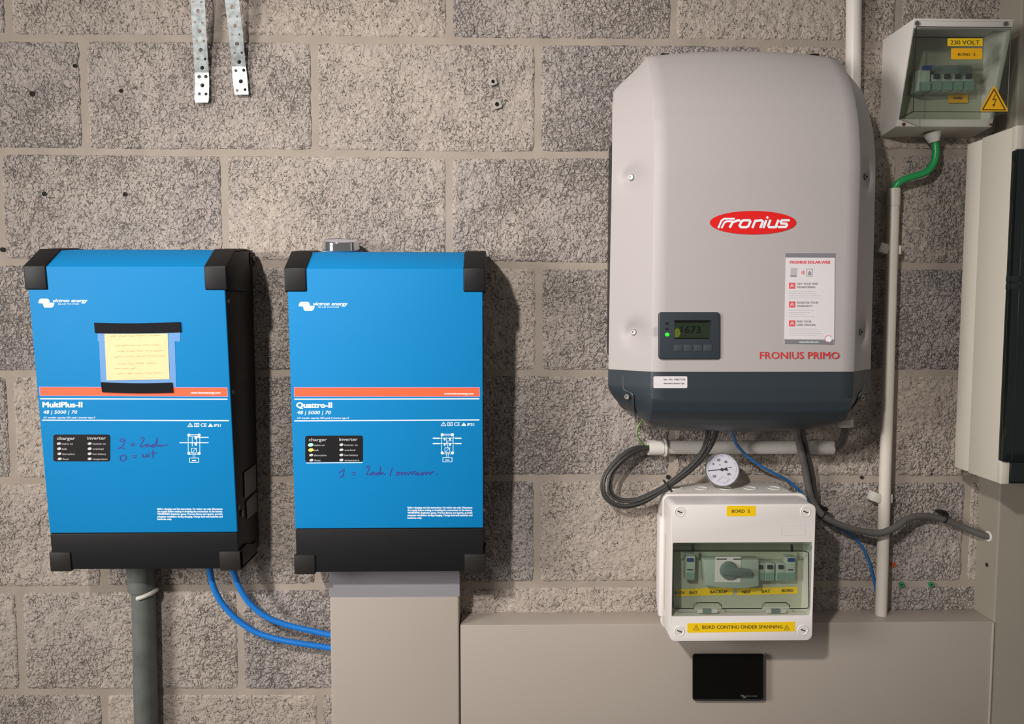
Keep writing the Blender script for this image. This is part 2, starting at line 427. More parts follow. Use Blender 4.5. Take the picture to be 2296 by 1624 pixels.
pier = MB().box(PIER_X, PIER_X+1.5, -.061, .10, 0.0, 2.62).build('wall_right', MT['plaster'], bevel=.003, seg=3)
tag(pier, kind='structure')
u0 = P(2215, 1267, .035)
MB().cyl((PIER_X-.0006, u0.y, u0.z), (PIER_X+.002, u0.y, u0.z), .004, 9).build('chip', MT['hole'], pier)
MB().cyl((PIER_X-.0012, P(2218, 1203, .036).y, P(2218, 1203, .036).z), (PIER_X+.002, P(2218, 1203, .036).y, P(2218, 1203, .036).z), .0095, 16).build('cable_hole', MT['pale'], pier)
fl = MB().box(-1.75, PIER_X+1.5, -2.6, .10, -.05, 0).build('floor', MT['floor'], smooth=0); tag(fl, kind='structure')

# wall plugs
def wall_plug(u, v, col, label, grp=None, s=.0065):
    c = P(u, v, .004); t = thing('wall_plug', label, 'wall plug', c, 'plugs left in the block wall')
    vs, fs = sheet(rr(-s, s, -s, s, s*.35, 3), [[(math.cos(a)*s*.5, math.sin(a)*s*.5) for a in [i*math.pi/6 for i in range(12)]]], .006, .0006)
    MB().add([(c.x+q.x*math.cos(.3)-q.y*math.sin(.3), -.004-q.z-.001, c.z+q.y*math.cos(.3)+q.x*math.sin(.3)) for q in vs], fs).build('sleeve', col, t)
    MB().cyl((c.x, -.0036, c.z), (c.x, -.0040, c.z), s*.6, 14).build('bore', MT['hole'], t)
wall_plug(1106, 184, MT['plug'], 'upper of two grey wall plugs in the block left of the grey inverter')
wall_plug(1115, 235, MT['plug'], 'lower of two grey wall plugs in the block left of the grey inverter', s=.0078)
wall_plug(2021, 1311, MT['greenplug'], 'green wall plug in the mortar joint nearer the white conduit', s=.0042)
wall_plug(2087, 1311, MT['greenplug'], 'green wall plug in the mortar joint farther right of the white conduit', s=.0042)
wall_plug(2002, 1266, MT['redplug'], 'orange wall plug half hidden beside the long white conduit', s=.0035)

# ------------------------------------------------------------------ blue inverter / chargers
def inverter(xl, xr, dt, db, vt, vs_, vb, label, name, led_on, second):
    x0 = (X(xl[0], 646, dt)+X(xl[1], 1193, db))/2; x1 = (X(xr[0], 646, dt)+X(xr[1], 1193, db))/2
    um = (xl[0]+xr[0])/2
    zt = Z(um, vt, dt+.002); zs = Z(um, vs_, db); zb = Z(um, vb, db)
    sl = (dt-db)/(zt-zs)
    yf = lambda z: -(dt+(z-zt)*sl)                   # front face, leaning forward at the top
    n = Vector((0, -1, -sl)).normalized(); n = Vector((0, -1, sl)).normalized() if False else Vector((0, -1, sl*-1)).normalized()
    fp = Plane((0, yf(zt), zt), (0, -1, -sl))
    root = thing(name, label, 'inverter', (x0+(x1-x0)/2, -.06, zb), 'blue inverter chargers')
    c1 = (-(dt-.043), zt+.029); c2 = (-(dt-.092), zt+.0345)
    ins = .0022
    path = [(yf(zb)+ins, zb+ins), (yf(zt)+ins, zt-ins*.4), (c1[0]+ins, c1[1]-ins), (c2[0], c2[1]-ins)]
    MB().profile([(-.008, zb+ins)]+path+[(-.008, c2[1]-ins)], x0+.0012, x1-.0012).build('body', MT['blackside'], root, bevel=.0015)
    # mounting plate standing proud of the body's back, with its tab at upper right
    mp = MB().box(x0+.012, x1-.004, -.008, -.0035, zb+.03, c2[1]+.001); mp.build('mounting_plate', MT['blackside'], root)
    MB().box(x1-.002, x1+.0005, -.026, -.0035, c2[1]-.022, c2[1]+.0005).build('mounting_tab', MT['blackside'], root)
    MB().cyl((x1+.0003, -.014, c2[1]-.011), (x1+.0035, -.014, c2[1]-.011), .0045, 14).build('bolt', MT['screw'], root)
    def shell(pa, a, b, name, m, bev, up=0.0, par=root, th=.0035):
        # outward offset of the body's front profile
        out = []
        for i, (y, z) in enumerate(pa):
            p0 = Vector(pa[max(i-1, 0)]); p1 = Vector(pa[min(i+1, len(pa)-1)]); t = (p1-p0).normalized(); nn = Vector((-t.y, t.x))
            out.append((y+nn.x*up, z+nn.y*up))
        inn = [(y+(y-o[0])/max(up, 1e-6)*th, z+(z-o[1])/max(up, 1e-6)*th) if up else (y+th, z-th) for (y, z), o in zip(pa, out)]
        return MB().profile(out+inn[::-1], a, b).build(name, m, par, bevel=bev, seg=3)
    front = [(yf(zs), zs), (yf(zt), zt), c1, c2, (c2[0]+.04, c2[1])]
    shell(front, x0, x1, 'front_cover', MT['blue'], .0016, .0004)
    shell([(yf(zb), zb+.0005), (yf(zs-.0012), zs-.0012)], x0+.0005, x1-.0005, 'lower_cover', MT['black'], .001, .0004, th=.003)
    capw = .0335
    zc = zt-.0365
    cp = [(yf(zc), zc), (yf(zt), zt), c1, c2, (c2[0]+.04, c2[1])]
    for k, (a, b) in enumerate(((x0-.0042, x0+capw-.002), (x1-capw+.002, x1+.0042))):
        o = shell(cp, a, b, 'corner_cap', MT['blackmatt'], .0022, .0028)
        # the cap wraps round the side of the body
        sx = (a, x0-.0002) if k == 0 else (x1+.0002, b)
        MB().profile([(yf(zc)-.001, zc), (yf(zt)-.001, zt), (c1[0], c1[1]+.001), (c2[0], c2[1]+.001), (-.045, c2[1]+.001), (-.045, zc+.006), (-.06, zc)], *sx).build('cap_side', MT['blackmatt'], o, bevel=.001)
    bw = .032; bh = Z(um, vs_+48, db)-zb
    for k, (a, b) in enumerate(((x0-.003, x0+bw), (x1-bw, x1+.003))):
        o = MB().profile([(yf(zb)-.0028, zb-.0025), (yf(zb+bh)-.0028, zb+.031), (yf(zb+bh)+.01, zb+.031), (yf(zb)+.01, zb+.003), (-.03, zb+.003), (-.03, zb-.0025)], a, b).build('corner_bracket', MT['blackside'], root, bevel=.0012)
        sx = (a, x0+.0008) if k == 0 else (x1-.0008, b)
        MB().profile([(yf(zb)-.0018, zb-.0015), (yf(zb+bh)-.0018, zb+.030), (-.085, zb+.033), (-.05, zb+.022), (-.03, zb+.022), (-.03, zb-.0015)], *sx).build('bracket_side', MT['blackside'], o, bevel=.0008)
    # side screws
    for q in (.055, .205, .47, .53):
        if q > zt-zb: continue
        zz = zt-q if q < .4 else zb+(.575-q)
        yy = yf(zz)+.011
        MB().lathe((x1-.0012, yy, zz), (1, 0, 0), [(0, .004), (.0016, .004), (.003, .0022)], 14).build('side_screw', MT['screw'], root)
        MB().lathe((x0+.0012, yy, zz), (-1, 0, 0), [(0, .004), (.0016, .004), (.003, .0022)], 14).build('side_screw', MT['screw'], root)
    return root, fp, x0, x1, zb, zt, yf

def inverter_print(root, fp, q, model, second, led_on):
    """q(a, b): photo position on the front from fractions / pixel offsets"""
    L = q['L']; Rr = q['R']
    wm_ = MB()
    # logo: two interlocking rounded shapes and lettering
    lx, ly = q['logo']
    wm_.poly(fp, [(lx, ly+10), (lx+1, ly+5), (lx+3, ly+1), (lx+6, ly), (lx+20, ly), (lx+23, ly+1.5), (lx+25, ly+5), (lx+25.5, ly+10.5), (lx+10, ly+10.5)])
    wm_.poly(fp, [(lx+10, ly+9), (lx+36, ly+9), (lx+35, ly+14), (lx+33, ly+18), (lx+30, ly+20), (lx+14, ly+20), (lx+11, ly+16)], .00045)
    tw = q['logow']
    wm_.text(fp, 'victron energy', lx+33, ly+8, 7.6, tw-33, bold=.03, shear=.25)
    wm_.text(fp, 'BLUE POWER', lx+44, ly+13.2, 2.6, 47, bold=.02, shear=.2)
    y1, y2 = q['y1'], q['y2']
    (a0, b0), (a1, b1) = q['l1']; wm_.poly(fp, [(a0, b0-1.3), (a1, b1-1.3), (a1, b1+1.3), (a0, b0+1.3)])
    (a0, b0), (a1, b1) = q['l2']; wm_.poly(fp, [(a0, b0-1.3), (a1, b1-1.3), (a1, b1+1.3), (a0, b0+1.3)])
    tx, ty = q['model']
    wm_.text(fp, model, tx, ty, 11.5, q['mw'], bold=.05)
    wm_.text(fp, '48 | 5000 | 70', tx+1, ty+14.5, 7.5, 76, bold=.018, shear=.15)
    wm_.text(fp, 'AC transfer capacity 50A peak | inverter type II', tx+1, ty+25, 3.8, 116, bold=.02, shear=.1)
    ux, uy = q['url']; wm_.text(fp, 'www.victronenergy.com', ux, uy, 4.6, 66, bold=.03, off=.0007)
    # approval marks
    mx, my = q['marks']
    wm_.stroke(fp, [(mx, my+8), (mx+5.5, my), (mx+11, my+8)], 1.3, closed=True); wm_.text(fp, '!', mx+5.5, my+7, 4, None, bold=.02, align='C')
    wm_.stroke(fp, [(mx+15, my+.5), (mx+25, my+.5), (mx+25, my+8), (mx+15, my+8)], 1.3, closed=True)
    wm_.stroke(fp, [(mx+18, my+3), (mx+22, my+3)], 1.2); wm_.stroke(fp, [(mx+18, my+5.6), (mx+22, my+5.6)], 1.2)
    wm_.text(fp, 'CE', mx+29, my+8.2, 7.6, 13, bold=.015)
    wm_.poly(fp, [(mx+45, my+8.4), (mx+51, my+.6), (mx+57, my+8.4)]); wm_.text(fp, 'IP21', mx+59, my+8, 5.6, 15, bold=.03)
    # wiring diagram
    dx, dy = q['diag']
    if second:
        for yy in (11, 23): wm_.stroke(fp, [(dx-32, dy+yy), (dx-18, dy+yy)], 2.4); wm_.stroke(fp, [(dx+18, dy+yy), (dx+31, dy+yy)], 2.4)
        for yy in (11, 23):
            wm_.stroke(fp, [(dx-18, dy+yy), (dx+18, dy+yy-.5)], 1.1)
            for ex in (-6, 6): wm_.ell(fp, dx+ex, dy+yy+2, 2, 3.4)
        wm_.stroke(fp, [(dx-2, dy+11), (dx-2, dy+26)], .9); wm_.stroke(fp, [(dx+1, dy+17), (dx+1, dy+33)], .9); wm_.stroke(fp, [(dx+1, dy+17), (dx+12, dy+17)], .9)
    else:
        wm_.stroke(fp, [(dx-32, dy+20), (dx+32, dy+20)], 2.2); wm_.stroke(fp, [(dx+2, dy+8), (dx+32, dy+8)], 2.2)
        for yy in (9, 23): wm_.ell(fp, dx+4, dy+yy, 3, 3.6)
        wm_.stroke(fp, [(dx-4, dy+8), (dx-4, dy+28)], 1.2); wm_.stroke(fp, [(dx+6, dy+9), (dx+6, dy+26)], 1.2)
    wm_.stroke(fp, [(dx-13, dy+2), (dx+13, dy+2), (dx+13, dy+46), (dx-13, dy+46)], 1.2, closed=True)
    wm_.stroke(fp, [(dx-13, dy+5.5), (dx+13, dy+5.5)], .9)
    for ex in (-13, 13):
        for ey in (3, 44): wm_.ell(fp, dx+ex*.88, dy+ey, 3.4, 3.4, off=.0005)
    wm_.stroke(fp, [(dx-5.5, dy+32.5), (dx+5.5, dy+32.5), (dx+5.5, dy+43), (dx-5.5, dy+43)], 1.1, closed=True); wm_.stroke(fp, [(dx-4, dy+42), (dx+4, dy+33.5)], 1)
    for ex in (-2, 2): wm_.stroke(fp, [(dx+ex, dy+44), (dx+ex, dy+54)], .9)
    wm_.stroke(fp, [(dx-10, dy+54.5), (dx+10.5, dy+54.5), (dx+10.5, dy+64), (dx-10, dy+64)], 1.3, closed=True); wm_.stroke(fp, [(dx-4, dy+60), (dx+4, dy+60)], 2)
    # warning lines
    wx, wy = q['warn']; lines = ['Before charging read the instructions. For indoor use only. Disconnect', 'the supply before making or breaking the connections to the battery.', 'WARNING: Explosive gases. Prevent flames and sparks, provide', 'adequate ventilation during charging. Charge lead-acid batteries and', 'batteries only.']
    for i, t in enumerate(lines):
        wm_.text(fp, t, wx, wy+i*q['wstep'], 3.9, q['ww'] if i < 4 else q['ww']*.22, bold=.045)
    wm_.build('white_lettering', MT['white'], root, smooth=0, recalc=False)
    (c0, c1, c2, c3) = q['band']
    band = MB().poly(fp, [(c0[0]-1, c0[1]-1), (c1[0]+1, c1[1]-1), (c2[0]+1, c2[1]+1), (c3[0]-1, c3[1]+1)], .0004).build('band_edge', mat('pink_print', (.55, .30, .62), .5), root, smooth=0)
    MB().poly(fp, [c0, c1, c2, c3], .0005).build('orange_band', MT['orange'], root, smooth=0)
    # LED panel
    l, r_, t, b, sk = q['panel']
    pts = [(u, v+(u-l)*sk) for u, v in rr(l, r_, t, b, 5)]
    n = fp.n
    pan = MB().prism([fp.pt(u, v, .0002) for u, v in pts], n*.0008).build('led_panel', MT['blackmatt'], root)
    pt = MB(); off = .0013
    pt.text(fp, 'charger', l+8, t+12+sk*8, 6.8, 40, bold=.03, off=off); pt.text(fp, 'inverter', l+76, t+11.5+sk*76, 6.8, 41, bold=.03, off=off)
    rows = [('mains on', 'inverter on', 25, 29), ('bulk', 'overload', 11, 24), ('absorption', 'low battery', 28, 30), ('float', 'temperature', 14, 33)]
    for i, (a, c, wa_, wc) in enumerate(rows):
        yy = t+23+i*11.4
        pt.text(fp, a, l+18.5+i*.6, yy+sk*18, 4, wa_, bold=.02, off=off); pt.text(fp, c, l+88, yy+sk*86, 4, wc, bold=.02, off=off)
    pt.build('panel_lettering', MT['greyprint'], pan, smooth=0, recalc=False)
    for i in range(4):
        yy = t+20.5+i*11.4
        for j, cx in enumerate((l+12+i*.6, l+81)):
            m = MT['led']
            if led_on and j == 0 and i == 0: m = MT['mint']
            if led_on and j == 0 and i == 1: m = MT['amber']
            s = 1.25 if m is not MT['led'] else 1
            o = MB().ell(fp, cx, yy+sk*(cx-l), 4.6*s, 2.9*s, off=.0014, n=14, ang=-.15).build('led', m, pan, smooth=0)
            if m is MT['mint']: o['label'] = 'green lit led'
            elif m is MT['amber']: o['label'] = 'amber lit led'

r1, fp1, ax0, ax1, azb, azt, ayf = inverter((66, 107), (507, 529), .155, .122, 598.5, 1195, 1279,
    'left blue inverter charger with a yellow note taped on its front', 'inverter_charger', False, False)
inverter_print(r1, fp1, dict(L=0, R=0, logo=(86, 670), logow=110, y1=0, y2=0, l1=((90, 894.5), (510, 895.5)), l2=((94, 942.5), (513, 943.5)),
    model=(96, 913.5), mw=88, url=(428, 883), marks=(421, 949), diag=(435, 973), warn=(353, 1143.5), wstep=5.7, ww=146,
    band=((88.5, 868.5), (508.5, 870), (510, 889), (90, 887)), panel=(120, 247, 974.5, 1034.5, 0.0)), 'MultiPlus-II', False, False)
r2, fp2, bx0, bx1, bzb, bzt, byf = inverter((645, 661), (1083, 1083), .148, .128, 603.5, 1185, 1284.5,
    'middle blue inverter charger with green and amber leds lit', 'inverter_charger', True, True)
inverter_print(r2, fp2, dict(L=0, R=0, logo=(669.5, 677), logow=110, y1=0, y2=0, l1=((660, 895.5), (1075, 894.5)), l2=((660, 944), (1075, 942)),
    model=(665, 914.5), mw=79, url=(996, 885), marks=(989, 947), diag=(1003, 972), warn=(914, 1140.5), wstep=5.75, ww=145,
    band=((660, 869.5), (1074.5, 869.5), (1075, 889), (660, 889)), panel=(684.5, 813.5, 977.5, 1036, -.005)), 'Quattro-II', True, True)
MB().stroke(fp2, [(687, 1038.6), (812, 1037.6)], 1.6).build('panel_lip', MT['white'], r2, smooth=0)

# handwriting on the two fronts (blue-violet pen)
def hand(root, fp, strokes, ox, oy, s, wd, name='handwriting'):
    m = MB(); off = .0006
    for st in strokes:
        m.stroke(fp, [(ox+x/s, oy+y/s) for x, y in st], wd, off, sub=4 if len(st) > 2 else 1); off += .00002
    return m.build(name, MT['ink'], root, smooth=0, recalc=False)
hand(r1, fp1, [
  [(905, 135), (915, 118), (940, 116), (955, 130), (955, 155), (940, 180), (915, 205), (880, 222)], [(880, 222), (920, 212), (960, 224)], [(905, 140), (930, 148), (955, 128)],
  [(1018, 172), (1058, 168)], [(1020, 190), (1060, 186)],
  [(1125, 108), (1150, 104), (1160, 118), (1145, 150), (1125, 185), (1125, 205), (1150, 195), (1185, 175), (1210, 178), (1205, 198), (1180, 202), (1180, 185), (1205, 178), (1222, 200), (1250, 180), (1275, 180), (1270, 202), (1245, 203), (1250, 184), (1280, 182), (1300, 104)], [(1300, 104), (1298, 160), (1302, 200), (1325, 185), (1340, 180), (1338, 192), (1350, 198), (1368, 182), (1385, 188), (1412, 182)],
  [(915, 295), (905, 320), (915, 350), (940, 355), (965, 335), (968, 305), (945, 292), (915, 298)], [(1040, 298), (1080, 295)], [(1042, 316), (1080, 312)],
  [(1145, 280), (1150, 305), (1165, 315), (1180, 300), (1185, 280)], [(1185, 280), (1188, 305), (1195, 312)], [(1210, 282), (1212, 312)], [(1209, 262), (1211, 266)], [(1255, 238), (1255, 285), (1258, 325)], [(1235, 272), (1300, 266)]],
  80, 960, 4.783, 1.9)
hand(r2, fp2, [
  [(495, 705), (525, 690), (535, 680), (528, 720), (512, 745)], [(500, 742), (530, 738)], [(597, 706), (622, 704)], [(600, 724), (624, 722)],
  [(705, 672), (722, 655), (735, 668), (722, 700), (712, 722), (735, 722), (752, 706), (768, 704), (765, 722), (748, 726), (752, 708), (772, 706), (782, 722), (800, 706), (815, 706), (810, 724), (795, 724), (800, 708), (818, 706), (822, 660)], [(822, 660), (820, 700), (826, 722), (840, 706), (850, 716), (862, 718)],
  [(915, 668), (898, 732)], [(955, 704), (945, 718), (955, 728), (970, 720), (965, 704), (953, 704), (985, 706), (988, 726), (998, 706), (1010, 706), (1014, 726), (1024, 706), (1036, 708), (1040, 724), (1062, 700), (1072, 724), (1088, 698), (1105, 704), (1098, 720), (1112, 724), (1122, 706), (1130, 724), (1145, 722), (1150, 704), (1156, 724), (1168, 704), (1180, 706), (1184, 722), (1196, 704), (1208, 706), (1214, 722), (1225, 704), (1245, 698)], [(1268, 714), (1274, 716)]],
  620, 860, 3.5296, 1.9)

# rating labels on the left unit's right side
sp = Plane((ax1+.0002, 0, 0), (1, 0, 0))
def side_quad(pts, name, m, root, off):
    o = MB().poly(sp, pts, off).build(name, m, root, smooth=0); return o
side_quad([(547.5, 1060), (573.5, 1041), (574.5, 1098), (549, 1118)], 'rating_label', MT['plate'], r1, .0006)
side_quad([(552.5, 1125), (575.5, 1102), (577, 1146), (554.5, 1165)], 'rating_label', MT['plate'], r1, .0006)
c_ = sp.pt(543, 1152, .0)
MB().lathe(c_, (1, 0, 0), [(0, .006), (.0012, .006), (.0016, .0035), (.0005, .003)], 14).build('cable_entry', MT['screw'], r1)

# note taped to the left unit
nt_ = thing('taped_note', 'yellow handwritten note taped to the left blue inverter', 'note', fp1.pt(308, 850, .001))
MB().poly(fp1, [(219, 747), (404, 743), (404, 766), (392, 766), (395, 868), (226, 862), (222, 765), (219, 766)], .0008).build('clear_tape', MT['sleeve'], nt_, smooth=0)
def curl(pts, off, name, m, par):
    v = []; n = 10
    a, b, c, d = [Vector((*p, 0)) for p in pts]
    for j in range(n+1):
        for i in range(n+1):
            q = lerp(lerp(a, b, i/n), lerp(d, c, i/n), j/n)
            v.append(fp1.pt(q.x, q.y, off+.0005*math.sin(i/n*math.pi)+.0004*noise.noise(Vector((i*.5, j*.5, 3)))))
    f = [(j*(n+1)+i, j*(n+1)+i+1, (j+1)*(n+1)+i+1, (j+1)*(n+1)+i) for j in range(n) for i in range(n)]
    return MB().add(v, f).build(name, m, par, recalc=False)
paper = curl([(234, 749), (376, 748), (380, 851), (239, 853)], .0014, 'paper', MT['note'], nt_)
sc = MB(); rnd = random.Random(3)
for (x, y, w_) in ((246, 754, 112), (256, 775, 96), (262, 788, 84), (254, 800, 108), (262, 816, 66), (256, 827, 40), (262, 838, 98)):
    px = x
    while px < x+w_:
        L_ = rnd.uniform(10, 24); k = max(4, int(L_/1.6))
        sc.stroke(fp1, [(px+L_*i/k, y+rnd.uniform(-1.9, 1.6)-.02*(px-x)) for i in range(k+1)], .55, .0026)
        px += L_+rnd.uniform(3, 6)
sc.build('handwriting', MT['brownink'], paper, smooth=0, recalc=False)
for pts in ([(211, 724), (404, 722), (406, 745), (213, 747)], [(226, 857), (386, 858), (388, 881), (229, 880)]):
    top = [(lerp(pts[0][0], pts[1][0], i/10), lerp(pts[0][1], pts[1][1], i/10)+2.2*math.sin(i/10*math.pi)) for i in range(11)]
    bot = [(lerp(pts[2][0], pts[3][0], i/10), lerp(pts[2][1], pts[3][1], i/10)+1.5*math.sin(i/10*math.pi)) for i in range(11)]
    MB().prism([fp1.pt(u, v, .0024) for u, v in top+bot], fp1.n*.0004).build('black_tape', MT['tape'], nt_, smooth=0)

# chrome thermometer lying on the middle unit
cz = bzt+.0345
pc = Vector((X(764, 548, .047), -.047, cz+.0086))
pa = Vector((.03, -.21, 1)).normalized()
pk = thing('round_thermometer', 'round chrome gauge lying on top of the middle blue inverter', 'thermometer', (pc.x, pc.y, cz))
R_ = .0325
MB().lathe(pc-pa*.0035, pa, [(0, R_*.97), (.0015, R_*1.0), (.0125, R_*.965), (.0148, R_*.96), (.0158, R_*.94), (.0158, R_*.89), (.0146, R_*.87)], 56).build('case', MT['chrome'], pk)
MB().lathe(pc-pa*.0035, pa, [(.0142, R_*.88), (.0150, R_*.885)], 48).build('dial', MT['dial'], pk)
MB().cyl((pc.x, pc.y+.01, cz), pc-pa*.003, .004, 12).build('stem', MT['chrome'], pk)

# ------------------------------------------------------------------ large grey inverter
XC, BH, WH = .4055, .1595, .2205
gi = thing('solar_inverter', 'large grey solar inverter with slate grey base, hanging right of centre', 'inverter', (XC, -.05, Z(1650, 962, .14)))
def ip(tab, v):
    if v <= tab[0][0]: return tab[0][1:]
    for a, b in zip(tab, tab[1:]):
        if v <= b[0]:
            t = (v-a[0])/(b[0]-a[0]); return tuple(lerp(a[i], b[i], t) for i in range(1, len(a)))
    return tab[-1][1:]
# bevel line (photo row -> depth); outer edge (row -> half width, depth)
BEV = [(129, .108), (136, .120), (152, .137), (171, .151), (195, .165), (220, .176), (269, .189), (321, .196), (380, .2), (834, .2)]
OUT = [(134, BH+.001, .112), (152, .1715, .106), (170, .185, .104), (190, .200, .099), (206, .211, .096), (240, .2145, .107), (287, .2165, .122), (336, .2175, .130), (380, WH-.0025, .133), (600, WH-.001, .133), (828, WH, .133)]
dents = [(-1, 397), (1, 395), (-1, 745), (1, 745)]
def dent_c(sg, v):
    u = {(-1, 397): 1417, (1, 395): 1944, (-1, 745): 1421, (1, 745): 1932}[(sg, v)]
    return P(u, v, .158)
DC = [dent_c(*q) for q in dents]
vz = lambda v, d: Z(1680, v, d)
NT = 130
def loft(rows, name, m, par):
    n = len(rows[0]); v = [p for r in rows for p in r]; f = []
    for j in range(len(rows)-1):
        for i in range(n-1): f.append((j*n+i, j*n+i+1, (j+1)*n+i+1, (j+1)*n+i))
    f.append(tuple(range(n-1, -1, -1))); f.append(tuple((len(rows)-1)*n+i for i in range(n)))
    return MB().add(v, f).build(name, m, par, smooth=50)
def section(w_, do, zo, bh, df, zf, arch, backd=.03, dd=True):
    row = [Vector((XC-w_+.010, -(do-.022), zo)), Vector((XC-w_+.0012, -(do-.008), zo))]
    K = 16
    for sg in (-1, 1):
        seg = []
        for i in range(K+1):
            t = i/K; a = Vector((XC+sg*w_, -do, zo)); b = Vector((XC+sg*bh, -df, zf)); p = a.lerp(b, t); seg.append(p)
        if sg == -1:
            row += seg
            for i in range(1, 16):
                s = -1+2*i/16; row.append(Vector((XC+bh*s, -df-.0012*(1-s*s), zf+arch*(1-s*s))))
        else: row += seg[::-1]
    row += [Vector((XC+w_-.0012, -(do-.008), zo)), Vector((XC+w_-.010, -(do-.022), zo))]
    if dd:
        for p in row[2:-2]:
            for c in DC:
                if abs(p.x-XC) < bh-.001: continue
                dx = (p.x-c.x)/.0150; dz = (p.z-c.z)/.0200; r2 = dx*dx+dz*dz
                if r2 < 6: p.y += .0150*math.exp(-r2*1.3)
    return row
rows = []
for j in range(NT+1):
    t = j/NT
    vb = lerp(834, 129, t); vo = lerp(828, 134, t)
    # denser near the top
    (df,) = ip(BEV, vb); w_, do = ip(OUT, vo)
    rows.append(section(w_, do, vz(vo, do), BH+.0*t, df, vz(vb, df), .010*max(0, 1-(vb-129)/150)**2 if vb < 279 else 0))
last = rows[-1]
top = [Vector((p.x, -.03 if True else p.y, p.z+.0035)) for p in last]
rows.append([Vector((p.x, p.y+.006 if p.y < -.05 else p.y, p.z+.0015)) for p in last]); rows.append(top)
cover = loft(rows, 'upper_cover', MT['fron'], gi)
# lower slate cover
LOWF = [(834, .2), (870, .2), (900, .198), (922, .192), (938, .180), (950, .166), (958, .150), (962, .12), (963, .06)]
def lowrow(t):
    vb = lerp(834.8, 962.5, t); (df,) = ip(LOWF, vb)
    vo = 828.5+(vb-834.8)*1.0
    e = max(0, (vo-862)/94); e = min(e, 1)
    w_ = WH+.0005-.062*e**2.2-.012*e; do = .133-.045*e**2
    zo = vz(vo, do)+.010*e
    bh = min(BH, w_-.012)
    return section(w_, do, zo, bh, min(df, .2), vz(vb, df), -.006*e**3 if False else -.004*e, dd=False)
rows = [lowrow(j/46) for j in range(47)]
low = loft(rows, 'lower_cover', MT['slate'], gi)
# back plate / heat sink and hanging hooks
bx_l = .2005; z_a = Z(1366, 300, .05); z_b = Z(1366, 790, .05)
MB().rrect(bx_l, XC*2-bx_l, z_b-.02, z_a, .022, -.004, -.112, 6).build('heat_sink', MT['sink'], gi, bevel=.002)
MB().rrect(XC-.185, XC+.185, Z(1600, 925, .05), Z(1600, 160, .05), .02, -.003, -.0295, 6).build('back_plate', MT['sink'], gi)
for a, b, v in ((1481, 1500, 124), (1815, 1835, 125)):
    MB().box(X(a, v, .07), X(b, v, .07), -.055, -.075, Z(a, 170, .07), Z(a, v-3, .07)).build('hanging_hook', MT['blackmatt'], gi, bevel=.001)
# cover screws
for (sg, v), c in zip(dents, DC):
    nrm = Vector((sg*.72, -.69, 0)).normalized()
    # actual facet depth at the dimple
    tt = (WH-abs(c.x-XC))/(WH-BH); d = lerp(.133, .2, tt)
    base = Vector((c.x, -d+.0140, c.z))
    nrm = Vector((sg*.45, -.9, 0)).normalized()
    s_ = MB().lathe(base-nrm*.002, nrm, [(0, .0050), (.0045, .0050), (.0060, .0040), (.0060, .0022), (.0040, .0020)], 18).build('cover_screw', MT['screw'], gi)
for u, v, sg in ((1407, 889, -1), (1930, 892, 1)):
    c = P(u, v, .159 if sg < 0 else .143); nrm = Vector((sg*.5, -.85, -.1)).normalized()
    MB().lathe(c+nrm*-.002, nrm, [(0, .0052), (.0048, .0052), (.0062, .004), (.0062, .0022), (.004, .002)], 16).build('base_screw', MT['screw'], low)
# moulded rib beside the base screw
for sg in (-1, 1):
    pts = [(1397, 842), (1398, 868), (1402, 876), (1416, 882), (1420, 892), (1421, 915), (1424, 931)]
    def fx(u, v):
        x = P(u, v, .16).x; dx = x-XC
        w_ = WH-max(0, (v-862)/94)**2.2*.062; t = (w_-abs(dx))/max(w_-min(BH, w_-.012), .001); e = min(1, max(0, (v-862)/94))
        d = lerp(.133-.045*e*e, ip(LOWF, v+6)[0], min(max(t, 0), 1)); return Vector((XC+sg*(XC-P(u, v, d).x), -d-.0003, Z(u, v, d)))
    MB().tube([fx(*q) for q in pts], .0016, 8, 5).build('moulded_rib', MT['slatelight'], low)
fpF = wallplane(.2014)
# red oval badge
bd = MB().ell(fpF, 1688.5, 499.5, 97, 26.5, off=.0006, n=64).build('brand_badge', MT['red'], gi, smooth=0)
lg = MB(); W_ = 5.6
G = lambda x, y: (1340+x/3.456, 90+y/3.456)
def gs(*pts, wd=5.2): lg.stroke(fpF, [G(*p) for p in pts], wd, .0010)
gs((936, 1454), (960, 1400), (980, 1385), (1060, 1385), wd=4.2)
gs((962, 1454), (982, 1415), (1000, 1404), (1046, 1404), wd=4.2)
gs((1025, 1450), (1046, 1412), (1085, 1398), (1100, 1398))
gs((1110, 1450), (1100, 1437), (1116, 1404), (1132, 1397), (1178, 1397), (1184, 1407), (1168, 1442), (1154, 1450), (1110, 1450))
gs((1201, 1452), (1222, 1399)); gs((1220, 1402), (1270, 1397), (1280, 1406), (1262, 1452))
gs((1286, 1452), (1306, 1399)); gs((1314, 1378), (1318, 1372), wd=5)
gs((1338, 1397), (1322, 1438), (1330, 1450), (1378, 1450), (1400, 1397)); gs((1380, 1450), (1390, 1440))
gs((1484, 1397), (1430, 1397), (1418, 1408), (1424, 1421), (1462, 1423), (1468, 1433), (1458, 1448), (1402, 1449))
lg.build('badge_lettering', MT['white'], bd, smooth=0, recalc=False)
MB().text(fpF, 'FRONIUS PRIMO', 1704, 805, 15.5, 178, bold=.012, off=.0006).build('model_lettering', MT['redtext'], gi, smooth=0, recalc=False)
